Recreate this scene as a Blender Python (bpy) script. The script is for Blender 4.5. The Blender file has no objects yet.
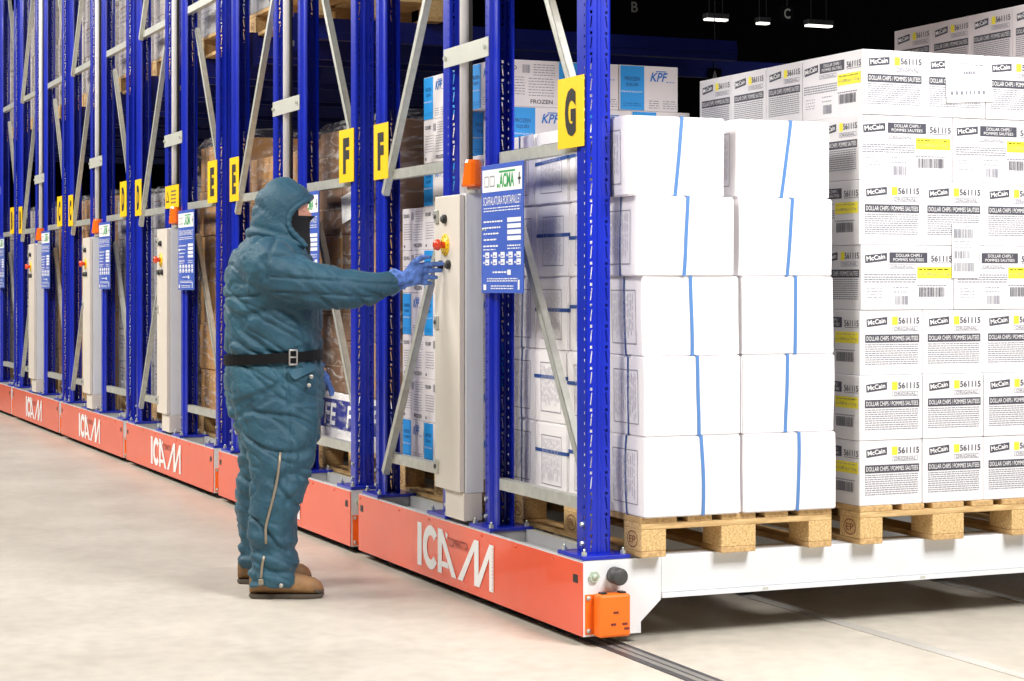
import bpy, bmesh, math, random
from mathutils import Vector, Matrix, noise
random.seed(7)
S = bpy.context.scene
COL = S.collection
PI = math.pi

# ------------------------------------------------------------------ materials
MATS = {}
def nodes_of(name):
    m = bpy.data.materials.new(name); m.use_nodes = True
    MATS[name] = m
    nt = m.node_tree
    return m, nt, nt.nodes['Principled BSDF']
def simple(name, col, rough=0.5, metal=0.0, var=0.0, scale=8.0, bump=0.0, bscale=60.0, coat=0.0, spec=0.5, stretch=None, emit=0.0):
    m, nt, b = nodes_of(name)
    b.inputs['Roughness'].default_value = rough
    b.inputs['Metallic'].default_value = metal
    b.inputs['Specular IOR Level'].default_value = spec
    b.inputs['Coat Weight'].default_value = coat
    b.inputs['Base Color'].default_value = (*col, 1)
    tc = nt.nodes.new('ShaderNodeTexCoord')
    src = tc.outputs['Object']
    if stretch:
        mp = nt.nodes.new('ShaderNodeMapping'); mp.inputs['Scale'].default_value = stretch
        nt.links.new(src, mp.inputs['Vector']); src = mp.outputs['Vector']
    if var > 0:
        n = nt.nodes.new('ShaderNodeTexNoise'); n.inputs['Scale'].default_value = scale; n.inputs['Detail'].default_value = 5
        nt.links.new(src, n.inputs['Vector'])
        r = nt.nodes.new('ShaderNodeValToRGB')
        r.color_ramp.elements[0].position = 0.3; r.color_ramp.elements[1].position = 0.7
        r.color_ramp.elements[0].color = (*[max(0, c*(1-var)) for c in col], 1)
        r.color_ramp.elements[1].color = (*[min(1, c*(1+var*0.6)) for c in col], 1)
        nt.links.new(n.outputs['Fac'], r.inputs['Fac']); nt.links.new(r.outputs['Color'], b.inputs['Base Color'])
    if bump > 0:
        n2 = nt.nodes.new('ShaderNodeTexNoise'); n2.inputs['Scale'].default_value = bscale; n2.inputs['Detail'].default_value = 4
        nt.links.new(src, n2.inputs['Vector'])
        bp = nt.nodes.new('ShaderNodeBump'); bp.inputs['Strength'].default_value = bump; bp.inputs['Distance'].default_value = 0.01
        nt.links.new(n2.outputs['Fac'], bp.inputs['Height']); nt.links.new(bp.outputs['Normal'], b.inputs['Normal'])
    if emit:
        b.inputs['Emission Color'].default_value = (*col, 1); b.inputs['Emission Strength'].default_value = emit
    return m

simple('blue_paint', (0.003, 0.018, 0.43), 0.32, var=0.15, scale=3, coat=0.25)
simple('shaded_blue_paint', (0.003, 0.010, 0.19), 0.45, var=0.15, scale=3)  # rack blue darkened: the unlit depth is put into the beams' colour
simple('orange_panel', (0.84, 0.098, 0.036), 0.27, var=0.06, scale=2.5, coat=0.3)
simple('bright_orange', (0.95, 0.18, 0.01), 0.4)
simple('beacon_orange', (1.0, 0.17, 0.01), 0.15, coat=0.6)
simple('white_paint', (0.78, 0.80, 0.82), 0.3, var=0.03)
simple('cream_paint', (0.76, 0.70, 0.62), 0.38, var=0.02)
simple('grey_paint', (0.42, 0.43, 0.44), 0.45, var=0.05)
simple('zinc', (0.62, 0.63, 0.58), 0.42, 0.55, var=0.12, scale=25, bump=0.05)
simple('conduit_grey', (0.80, 0.79, 0.80), 0.35, 0.0, var=0.04)
simple('plate_grey', (0.62, 0.63, 0.57), 0.4, 0.25, var=0.05)
simple('dark_steel', (0.10, 0.10, 0.11), 0.45, 0.6, var=0.2)
simple('black_plastic', (0.015, 0.015, 0.017), 0.45)
simple('knob_grey', (0.06, 0.06, 0.06), 0.5)
simple('bolt', (0.62, 0.66, 0.6), 0.35, 0.6)
simple('bolt_green', (0.52, 0.62, 0.50), 0.4, 0.3)
simple('red_button', (0.75, 0.06, 0.02), 0.25, coat=0.4)
simple('sign_yellow', (0.98, 0.62, 0.01), 0.4)
simple('ink_black', (0.012, 0.012, 0.012), 0.6)
simple('ink_dark', (0.070, 0.070, 0.092), 0.6)
simple('ink_grey', (0.22, 0.22, 0.27), 0.7)
simple('ink_pale', (0.30, 0.30, 0.36), 0.7)
simple('ink_faint', (0.56, 0.55, 0.63), 0.7)
simple('ink_text', (0.24, 0.24, 0.28), 0.7)
simple('ink_maroon', (0.18, 0.03, 0.02), 0.6)
simple('label_yellow', (0.95, 0.83, 0.05), 0.6)
simple('white_ink', (0.9, 0.9, 0.9), 0.5)
simple('carton_white', (0.92, 0.895, 0.91), 0.6, var=0.02, scale=6, bump=0.05, bscale=14)
simple('carton_print', (0.80, 0.79, 0.81), 0.6, var=0.02, scale=5)
simple('carton_pink', (0.78, 0.73, 0.74), 0.62, var=0.03, scale=5)
simple('carton_seam', (0.45, 0.36, 0.28), 0.8)
simple('strap_blue', (0.10, 0.24, 0.54), 0.4)
simple('strap_navy', (0.03, 0.09, 0.32), 0.4)
simple('squid_blue', (0.02, 0.32, 0.80), 0.5)
simple('squid_navy', (0.01, 0.05, 0.22), 0.5)
simple('logo_blue', (0.01, 0.16, 0.55), 0.5)
simple('carton_brown', (0.20, 0.105, 0.055), 0.6, var=0.25, scale=7)
simple('carton_tan', (0.50, 0.27, 0.10), 0.6, var=0.2, scale=7)
simple('carton_pale', (0.55, 0.50, 0.46), 0.6, var=0.12, scale=7)
simple('carton_grey', (0.42, 0.41, 0.42), 0.6, var=0.12, scale=7)
simple('band_navy', (0.01, 0.02, 0.25), 0.5)
simple('board_blue', (0.06, 0.13, 0.56), 0.35, coat=0.2)
simple('green_ink', (0.03, 0.35, 0.10), 0.5)
simple('rubber', (0.075, 0.058, 0.042), 0.7)
simple('boot_leather', (0.30, 0.165, 0.07), 0.65, var=0.35, scale=14, bump=0.35, bscale=40)
simple('boot_sole', (0.085, 0.068, 0.05), 0.7)
simple('zip_metal', (0.33, 0.28, 0.21), 0.45, 0.5)
simple('balaclava', (0.006, 0.006, 0.007), 0.9)
simple('belt_black', (0.004, 0.004, 0.005), 0.6, spec=0.2)
simple('buckle', (0.5, 0.48, 0.45), 0.35, 0.7)
simple('glove_blue', (0.10, 0.21, 0.60), 0.75, var=0.6, scale=42, bump=0.4, bscale=150)
simple('glove_grey', (0.30, 0.30, 0.30), 0.7, var=0.2, scale=50)
simple('skin', (0.62, 0.30, 0.20), 0.5)
simple('eye_white', (0.8, 0.8, 0.8), 0.2)
simple('eye_dark', (0.02, 0.015, 0.01), 0.2)
simple('dark_wall', (0.006, 0.006, 0.008), 0.95, var=0.2, spec=0.0)  # near-black colour stands in for the blocked light on walls and ceiling
simple('rail_steel', (0.30, 0.29, 0.27), 0.45, 0.4, var=0.2)
simple('pale_strip', (0.60, 0.575, 0.53), 0.22)
simple('lamp_glow', (1.0, 0.95, 0.85), 0.5, emit=2.5)
simple('letter_dim', (0.30, 0.30, 0.28), 0.7)

def wood(name, c1, c2, sc):
    m, nt, b = nodes_of(name)
    b.inputs['Roughness'].default_value = 0.75
    tc = nt.nodes.new('ShaderNodeTexCoord'); mp = nt.nodes.new('ShaderNodeMapping')
    mp.inputs['Scale'].default_value = sc
    n = nt.nodes.new('ShaderNodeTexNoise'); n.inputs['Scale'].default_value = 9; n.inputs['Detail'].default_value = 6
    r = nt.nodes.new('ShaderNodeValToRGB')
    r.color_ramp.elements[0].position = 0.3; r.color_ramp.elements[1].position = 0.72
    r.color_ramp.elements[0].color = (*c1, 1); r.color_ramp.elements[1].color = (*c2, 1)
    nt.links.new(tc.outputs['Object'], mp.inputs['Vector']); nt.links.new(mp.outputs['Vector'], n.inputs['Vector'])
    nt.links.new(n.outputs['Fac'], r.inputs['Fac']); nt.links.new(r.outputs['Color'], b.inputs['Base Color'])
wood('wood_board', (0.42, 0.25, 0.10), (0.74, 0.50, 0.23), (1, 8, 8))
wood('wood_cross', (0.48, 0.30, 0.12), (0.80, 0.56, 0.27), (8, 1, 8))
wood('wood_dark', (0.20, 0.13, 0.07), (0.42, 0.28, 0.15), (1, 8, 8))
wood('chip_block', (0.48, 0.28, 0.10), (0.85, 0.62, 0.30), (14, 14, 14))

def film_mat():
    m, nt, b = nodes_of('stretch_film')
    b.inputs['Base Color'].default_value = (0.9, 0.9, 0.9, 1)
    b.inputs['Roughness'].default_value = 0.18
    tc = nt.nodes.new('ShaderNodeTexCoord'); mp = nt.nodes.new('ShaderNodeMapping'); mp.inputs['Scale'].default_value = (1.2, 1.2, 4)
    n = nt.nodes.new('ShaderNodeTexNoise'); n.inputs['Scale'].default_value = 5; n.inputs['Detail'].default_value = 6
    n.inputs['Distortion'].default_value = 1.2
    bp = nt.nodes.new('ShaderNodeBump'); bp.inputs['Strength'].default_value = 0.8; bp.inputs['Distance'].default_value = 0.03
    r = nt.nodes.new('ShaderNodeValToRGB')
    r.color_ramp.elements[0].position = 0.48; r.color_ramp.elements[0].color = (0.03, 0.03, 0.03, 1)
    r.color_ramp.elements[1].position = 0.75; r.color_ramp.elements[1].color = (0.45, 0.45, 0.45, 1)
    for a, c in ((tc.outputs['Object'], mp.inputs['Vector']), (mp.outputs['Vector'], n.inputs['Vector']), (n.outputs['Fac'], bp.inputs['Height']),
                 (bp.outputs['Normal'], b.inputs['Normal']), (n.outputs['Fac'], r.inputs['Fac']), (r.outputs['Color'], b.inputs['Alpha'])):
        nt.links.new(a, c)
film_mat()

def cloth_mat():
    m, nt, b = nodes_of('coverall_cloth')
    b.inputs['Roughness'].default_value = 0.62
    b.inputs['Sheen Weight'].default_value = 0.06
    tc = nt.nodes.new('ShaderNodeTexCoord')
    n = nt.nodes.new('ShaderNodeTexNoise'); n.inputs['Scale'].default_value = 6; n.inputs['Detail'].default_value = 5
    r = nt.nodes.new('ShaderNodeValToRGB')
    r.color_ramp.elements[0].position = 0.3; r.color_ramp.elements[1].position = 0.75
    r.color_ramp.elements[0].color = (0.008, 0.052, 0.088, 1); r.color_ramp.elements[1].color = (0.019, 0.096, 0.146, 1)
    n2 = nt.nodes.new('ShaderNodeTexNoise'); n2.inputs['Scale'].default_value = 32; n2.inputs['Detail'].default_value = 3; n2.inputs['Distortion'].default_value = 0.6
    bp = nt.nodes.new('ShaderNodeBump'); bp.inputs['Strength'].default_value = 0.45; bp.inputs['Distance'].default_value = 0.012
    for a, c in ((tc.outputs['Object'], n.inputs['Vector']), (n.outputs['Fac'], r.inputs['Fac']), (r.outputs['Color'], b.inputs['Base Color']),
                 (tc.outputs['Object'], n2.inputs['Vector']), (n2.outputs['Fac'], bp.inputs['Height']), (bp.outputs['Normal'], b.inputs['Normal'])):
        nt.links.new(a, c)
cloth_mat()

def floor_mat():
    m, nt, b = nodes_of('concrete_floor')
    tc = nt.nodes.new('ShaderNodeTexCoord')
    n = nt.nodes.new('ShaderNodeTexNoise'); n.inputs['Scale'].default_value = 1.3; n.inputs['Detail'].default_value = 8; n.inputs['Roughness'].default_value = 0.62
    r = nt.nodes.new('ShaderNodeValToRGB')
    r.color_ramp.elements[0].position = 0.3; r.color_ramp.elements[1].position = 0.7
    r.color_ramp.elements[0].color = (0.52, 0.478, 0.402, 1); r.color_ramp.elements[1].color = (0.68, 0.635, 0.548, 1)
    n2 = nt.nodes.new('ShaderNodeTexNoise'); n2.inputs['Scale'].default_value = 14; n2.inputs['Detail'].default_value = 6
    mx = nt.nodes.new('ShaderNodeMixRGB'); mx.blend_type = 'MULTIPLY'; mx.inputs['Fac'].default_value = 0.22
    r2 = nt.nodes.new('ShaderNodeValToRGB'); r2.color_ramp.elements[0].position = 0.35; r2.color_ramp.elements[1].position = 0.6
    r2.color_ramp.elements[0].color = (0.55, 0.55, 0.55, 1)
    mr = nt.nodes.new('ShaderNodeMapRange'); mr.inputs['To Min'].default_value = 0.32; mr.inputs['To Max'].default_value = 0.5
    for a, c in ((tc.outputs['Object'], n.inputs['Vector']), (tc.outputs['Object'], n2.inputs['Vector']), (n.outputs['Fac'], r.inputs['Fac']),
                 (n2.outputs['Fac'], r2.inputs['Fac']), (r.outputs['Color'], mx.inputs['Color1']), (r2.outputs['Color'], mx.inputs['Color2']),
                 (mx.outputs['Color'], b.inputs['Base Color']), (n2.outputs['Fac'], mr.inputs['Value']), (mr.outputs['Result'], b.inputs['Roughness'])):
        nt.links.new(a, c)
floor_mat()

# ------------------------------------------------------------------ mesh builder
TEXTS = {}
def text_mesh(s, bold=0.0, shear=0.0):
    key = (s, bold, shear)
    if key not in TEXTS:
        c = bpy.data.curves.new('lettering', 'FONT'); c.body = s; c.offset = bold; c.shear = shear; c.resolution_u = 3
        o = bpy.data.objects.new('lettering', c); COL.objects.link(o)
        dg = bpy.context.evaluated_depsgraph_get(); dg.update()
        me = bpy.data.meshes.new_from_object(o.evaluated_get(dg))
        vs = [(v.co.x, v.co.y) for v in me.vertices]; fs = [tuple(p.vertices) for p in me.polygons]
        x0 = min(v[0] for v in vs); x1 = max(v[0] for v in vs); y0 = min(v[1] for v in vs); y1 = max(v[1] for v in vs)
        vs = [((x-x0)/(x1-x0), (y-y0)/(y1-y0)) for x, y in vs]
        TEXTS[key] = (vs, fs, (x1-x0)/(y1-y0))
        bpy.data.objects.remove(o); bpy.data.curves.remove(c); bpy.data.meshes.remove(me)
    return TEXTS[key]

class MB:
    def __init__(s): s.v = []; s.f = []; s.m = []; s.mats = []; s.sm = []
    def mi(s, mat):
        if mat not in s.mats: s.mats.append(mat)
        return s.mats.index(mat)
    def add(s, vs, fs, mat, smooth=False):
        o = len(s.v); s.v += [tuple(v) for v in vs]; i = s.mi(mat)
        for f in fs: s.f.append(tuple(o+k for k in f)); s.m.append(i); s.sm.append(smooth)
    def box(s, x0, x1, y0, y1, z0, z1, mat, bev=0.0, M=None):
        if bev <= 0:
            vs = [(x, y, z) for z in (z0, z1) for y in (y0, y1) for x in (x0, x1)]
            fs = [(0,2,3,1), (4,5,7,6), (0,1,5,4), (2,6,7,3), (0,4,6,2), (1,3,7,5)]
        else:
            bm = bmesh.new(); bmesh.ops.create_cube(bm, size=1)
            for v in bm.verts: v.co = ((x0+x1)/2+v.co.x*(x1-x0), (y0+y1)/2+v.co.y*(y1-y0), (z0+z1)/2+v.co.z*(z1-z0))
            bmesh.ops.bevel(bm, geom=bm.edges[:], offset=bev, segments=2, affect='EDGES', profile=0.5)
            bm.verts.index_update()
            vs = [v.co.copy() for v in bm.verts]; fs = [[v.index for v in f.verts] for f in bm.faces]; bm.free()
        if M is not None: vs = [M @ Vector(v) for v in vs]
        s.add(vs, fs, mat)
    def prism(s, pts, axis, d0, d1, mat):
        """closed 2-D polygon extruded along an axis ('x': pts are (y,z); 'y': (x,z); 'z': (x,y))"""
        def P(p, d): return {'x': (d, p[0], p[1]), 'y': (p[0], d, p[1]), 'z': (p[0], p[1], d)}[axis]
        n = len(pts); vs = [P(p, d0) for p in pts]+[P(p, d1) for p in pts]
        fs = [tuple(range(n))[::-1], tuple(range(n, 2*n))]+[(i, (i+1) % n, n+(i+1) % n, n+i) for i in range(n)]
        s.add(vs, fs, mat)
    def tube(s, path, radii, mat, seg=12, cap=True, smooth=True):
        path = [Vector(p) for p in path]
        if not isinstance(radii, (list, tuple)): radii = [radii]*len(path)
        vs = []; fs = []; up = None
        for i, p in enumerate(path):
            d = (path[min(i+1, len(path)-1)]-path[max(i-1, 0)]).normalized()
            if up is None:
                up = Vector((0, 0, 1)) if abs(d.z) < 0.9 else Vector((1, 0, 0))
            a = d.cross(up).normalized(); b = a.cross(d).normalized(); up = b
            r = radii[i]; ra, rb = r if isinstance(r, (tuple, list)) else (r, r)
            for k in range(seg):
                t = 2*PI*k/seg; vs.append(p+a*math.cos(t)*ra+b*math.sin(t)*rb)
        for i in range(len(path)-1):
            for k in range(seg):
                fs.append((i*seg+k, i*seg+(k+1) % seg, (i+1)*seg+(k+1) % seg, (i+1)*seg+k))
        if cap:
            fs.append(tuple(range(seg))[::-1]); fs.append(tuple((len(path)-1)*seg+k for k in range(seg)))
        s.add(vs, fs, mat, smooth)
    def loft(s, rings, mat, cap=True, smooth=True):
        n = len(rings[0]); vs = [p for r in rings for p in r]; fs = []
        for i in range(len(rings)-1):
            for k in range(n): fs.append((i*n+k, i*n+(k+1) % n, (i+1)*n+(k+1) % n, (i+1)*n+k))
        if cap: fs.append(tuple(range(n))[::-1]); fs.append(tuple((len(rings)-1)*n+k for k in range(n)))
        s.add(vs, fs, mat, smooth)
    def decal(s, fr, pts, mat, lift=0.0008):
        o, u, v, n = fr
        s.add([o+u*p[0]+v*p[1]+n*lift for p in pts], [tuple(range(len(pts)))], mat)
    def rect(s, fr, u0, v0, u1, v1, mat, lift=0.0008):
        s.decal(fr, [(u0, v0), (u1, v0), (u1, v1), (u0, v1)], mat, lift)
    def frame_rect(s, fr, u0, v0, u1, v1, t, mat, lift=0.0008):
        s.rect(fr, u0, v0, u1, v0+t, mat, lift); s.rect(fr, u0, v1-t, u1, v1, mat, lift)
        s.rect(fr, u0, v0+t, u0+t, v1-t, mat, lift); s.rect(fr, u1-t, v0+t, u1, v1-t, mat, lift)
    def text(s, fr, txt, u0, v0, w, h, mat, bold=0.0, shear=0.0, rot=0.0, lift=0.0014):
        """lettering fitted in a w x h box, lower-left corner at (u0, v0)"""
        vs, fs, asp = text_mesh(txt, bold, shear)
        o, u, v, n = fr; c, sn = math.cos(rot), math.sin(rot); out = []
        for x, y in vs:
            px, py = x*w, y*h
            out.append(o+u*(u0+px*c-py*sn)+v*(v0+px*sn+py*c)+n*lift)
        s.add(out, fs, mat)
    def words(s, fr, u0, v0, u1, h, mat, rng, gap=0.006, lo=0.008, hi=0.03, lift=0.0008):
        """a row of tiny print, too small to read"""
        u = u0
        while u < u1:
            w = min(rng.uniform(lo, hi), u1-u)
            s.rect(fr, u, v0, u+w, v0+h, mat, lift); u += w+gap
    def barcode(s, fr, u0, v0, u1, v1, mat, rng):
        u = u0
        while u < u1:
            w = rng.choice((0.0012, 0.002, 0.0035)); s.rect(fr, u, v0, min(u+w, u1), v1, mat); u += w+rng.choice((0.0012, 0.002, 0.003))
    def mesh(s, name):
        me = bpy.data.meshes.new(name); me.from_pydata(s.v, [], s.f)
        for m in s.mats: me.materials.append(MATS[m])
        me.polygons.foreach_set('material_index', s.m); me.polygons.foreach_set('use_smooth', s.sm)
        me.update(); return me
    def build(s, name, parent=None, loc=None, rz=0.0):
        return link(name, s.mesh(name), parent, loc, rz)

def link(name, data, parent=None, loc=None, rz=0.0):
    o = bpy.data.objects.new(name, data); COL.objects.link(o)
    if parent is not None: o.parent = parent
    if loc is not None: o.location = loc
    o.rotation_euler = (0, 0, rz)
    return o
def tag(o, label=None, cat=None, group=None, kind=None):
    if label: o['label'] = label
    if cat: o['category'] = cat
    if group: o['group'] = group
    if kind: o['kind'] = kind
    return o
def empty(name, loc=(0, 0, 0), rz=0.0):
    o = bpy.data.objects.new(name, None); COL.objects.link(o); o.location = loc; o.rotation_euler = (0, 0, rz); o.empty_display_size = 0.1
    return o
def dup(root, loc, rz=None):
    def cp(o, parent):
        c = o.copy(); COL.objects.link(c); c.parent = parent
        for ch in o.children: cp(ch, c)
        return c
    r = cp(root, None); r.location = loc
    if rz is not None: r.rotation_euler = (0, 0, rz)
    return r
V = Vector
def fr_yneg(x, y, z): return (V((x, y, z)), V((1, 0, 0)), V((0, 0, 1)), V((0, -1, 0)))   # u -> +X, seen from the walking aisle
def fr_xpos(x, y, z): return (V((x, y, z)), V((0, 1, 0)), V((0, 0, 1)), V((1, 0, 0)))
def fr_xneg(x, y, z): return (V((x, y, z)), V((0, -1, 0)), V((0, 0, 1)), V((-1, 0, 0)))
def fr_ypos(x, y, z): return (V((x, y, z)), V((-1, 0, 0)), V((0, 0, 1)), V((0, 1, 0)))

ORD = ['nearest', 'second', 'third', 'fourth', 'fifth', 'sixth']
PITCH = 2.625
NB = 6

# ------------------------------------------------------------------ setting
mb = MB(); mb.box(-45, 14, -14, 13, -0.1, 0, 'concrete_floor')
o = mb.build('floor'); tag(o, kind='structure')
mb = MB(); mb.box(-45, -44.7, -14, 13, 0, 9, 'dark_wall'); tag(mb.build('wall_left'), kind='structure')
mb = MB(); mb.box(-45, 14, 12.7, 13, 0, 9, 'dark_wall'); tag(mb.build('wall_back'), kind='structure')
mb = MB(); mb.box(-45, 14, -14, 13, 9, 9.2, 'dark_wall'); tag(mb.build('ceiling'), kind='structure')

# rails sunk in the floor, one object each
def floor_rail(y, name_label, dark):
    mb = MB()
    if dark:
        mb.box(-16, 6, y-0.055, y-0.030, 0.0005, 0.003, 'dark_steel'); mb.box(-16, 6, y+0.030, y+0.055, 0.0005, 0.003, 'dark_steel')
        mb.box(-16, 6, y-0.030, y+0.030, 0.0005, 0.004, 'rail_steel'); mb.box(-16, 6, y-0.004, y+0.004, 0.004, 0.005, 'dark_steel')
    else:
        mb.box(-16, 6, y-0.030, y+0.030, 0.0005, 0.003, 'pale_strip')
    tag(mb.build('floor_rail'), name_label, 'rail', 'steel rails set in the floor')
floor_rail(0.11, 'dark twin grooved rail in the floor running out from under the orange base corner', True)

# ------------------------------------------------------------------ upright post, with real slots
POST_H = 5.6
def post_mesh():
    mb = MB(); z0, H = 0.0, POST_H
    def strip(p, q, za, zb): 
        vs = [(p[1], p[0], za), (q[1], q[0], za), (q[1], q[0], zb), (p[1], p[0], zb)]
        mb.add(vs, [(0, 1, 2, 3)], 'blue_paint')
    def holes(p, q, pitch, spans, lean=0.0):
        """vertical strip p->q with openings; spans are (start, end) within the pitch; openings lean sideways"""
        n = int(H/pitch); d = ((q[0]-p[0]), (q[1]-p[1]))
        def at(t): return (p[0]+d[0]*t, p[1]+d[1]*t)
        for i in range(n):
            b = i*pitch; cur = b
            for a, e, l, r in spans:
                strip(p, q, cur, b+a)
                za, zb = b+a, b+e
                s = lean*(1 if (e-a) > 0.02 else 0)
                A0, A1, B0, B1 = at(l+s), at(l-s), at(r+s), at(r-s)
                # left and right cheeks of the opening
                mb.add([(p[1], p[0], za), (A0[1], A0[0], za), (A1[1], A1[0], zb), (p[1], p[0], zb)], [(0, 1, 2, 3)], 'blue_paint')
                mb.add([(B0[1], B0[0], za), (q[1], q[0], za), (q[1], q[0], zb), (B1[1], B1[0], zb)], [(0, 1, 2, 3)], 'blue_paint')
                cur = zb
            strip(p, q, cur, b+pitch)
        strip(p, q, n*pitch, H)
    for skin in (0, 1):
      for sgn in (-1, 1):
        def P(y, x):
            if skin: x, y = (x-0.0022, y-0.0022*(1 if y > 0.036 else 0)) if x > -0.009 else (x, y-0.0022)
            return (sgn*y, x)
        strip(P(0, 0.003), P(0.005, 0.003), 0, H); strip(P(0.005, 0.003), P(0.009, -0.001), 0, H)
        strip(P(0.009, -0.001), P(0.022, -0.001), 0, H)
        holes(P(0.022, -0.001), P(0.040, 0), 0.076, [(0.008, 0.052, 0.34, 0.62), (0.060, 0.071, 0.22, 0.78)], 0.16)
        strip(P(0.040, 0), P(0.0465, -0.002), 0, H); strip(P(0.0465, -0.002), P(0.0485, -0.008), 0, H)
        holes(P(0.0485, -0.009), P(0.0485, -0.034), 0.038, [(0.012, 0.022, 0.30, 0.70)])
        strip(P(0.0485, -0.034), P(0.0485, -0.050), 0, H); strip(P(0.0485, -0.050), P(0.037, -0.060), 0, H)
        strip(P(0.037, -0.060), P(0.037, -0.108), 0, H); strip(P(0.037, -0.108), P(0.030, -0.111), 0, H)
    return mb.mesh('post')
POST = post_mesh()
YP = 0.0985          # centre line of the front uprights
def plate_mesh():
    mb = MB(); mb.box(-0.16, 0.06, -0.093, 0.10, 0, 0.014, 'blue_paint', 0.002)
    for x, y in ((0.035, -0.075), (0.035, 0.08), (-0.135, -0.075), (-0.135, 0.08)):
        mb.tube([(x, y, 0.013), (x, y, 0.027)], 0.011, 'bolt', 6, smooth=False); mb.tube([(x, y, 0.027), (x, y, 0.038)], 0.005, 'bolt', 6)
    for z in (0.05, 0.12): mb.tube([(-0.028, -0.046, z), (-0.028, -0.060, z)], 0.009, 'bolt', 6, smooth=False)
    return mb.mesh('base_plate')
PLATE = plate_mesh()
ZB = 0.306           # top of the mobile bases
XR, XI, XI2, XL = -0.066, -1.040, -1.432, -2.400     # front planes of the four uprights on a base
def frame_parts(root, right):
    # posts; local x = world x minus base origin
    if right: ps = ((XR, 0.0), (XI, PI))
    else: ps = ((XI2, 0.0), (XL, PI))
    for x, rz in ps:
        link('post', POST, root, (x, 0, 0.014), rz)
        pl = link('base_plate', PLATE, root, (x, 0, 0), rz)
        if rz: pl.scale = (1, -1, 1)
    xa, xb = (XI+0.06, XR-0.06) if right else (XL+0.06, XI2-0.06)
    for z in (0.47, 1.785, 3.06, 4.34):
        mb = MB(); zz = z-ZB
        # open channel: web on the aisle side with two flanges
        mb.box(xa-0.03, xb+0.03, -0.030, -0.026, zz, zz+0.045, 'zinc'); mb.box(xa-0.03, xb+0.03, -0.026, 0.008, zz+0.041, zz+0.045, 'zinc')
        mb.box(xa-0.03, xb+0.03, -0.026, 0.008, zz, zz+0.004, 'zinc')
        for x in (xa-0.015, xb+0.015): mb.tube([(x, -0.030, zz+0.022), (x, -0.044, zz+0.022)], 0.008, 'bolt', 6, smooth=False)
        mb.build('horizontal_brace', root)
    if right: dg = (((-0.13, 0.40), (-0.915, 1.62)), ((-0.13, 1.68), (-0.915, 2.96)), ((-0.13, 3.03), (-0.915, 4.22)))
    else: dg = (((-2.285, 0.42), (-1.49, 1.60)), ((-2.285, 1.72), (-1.49, 2.91)), ((-2.285, 3.05), (-1.49, 4.22)))
    for (x0, z0), (x1, z1) in dg:
        mb = MB(); L = math.hypot(x1-x0, z1-z0); ang = math.atan2(z1-z0, x1-x0)
        M = Matrix.Translation((x0, 0, z0-ZB)) @ Matrix.Rotation(-ang, 4, 'Y')
        yo = 0.016 if right else -0.054
        mb.box(0, L, yo, yo+0.003, -0.017, 0.017, 'zinc', M=M); mb.box(0, L, yo, yo+0.03, 0.014, 0.017, 'zinc', M=M); mb.box(0, L, yo, yo+0.03, -0.017, -0.014, 'zinc', M=M)
        mb.build('diagonal_brace', root)

FR = empty('upright_frame'); frame_parts(FR, True)
FL = empty('upright_frame'); frame_parts(FL, False)
SIDE_NOTE = {True: 'right-hand', False: 'left-hand'}
for k in range(NB):
    for right, src in ((True, FR), (False, FL)):
        loc = (-PITCH*k, YP, ZB)
        o = src if k == 0 else dup(src, loc)
        o.location = loc
        tag(o, f'blue slotted upright frame with zinc braces, {SIDE_NOTE[right]} one on the {ORD[k]} orange base', 'rack frame', 'blue upright frames along the row')

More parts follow.
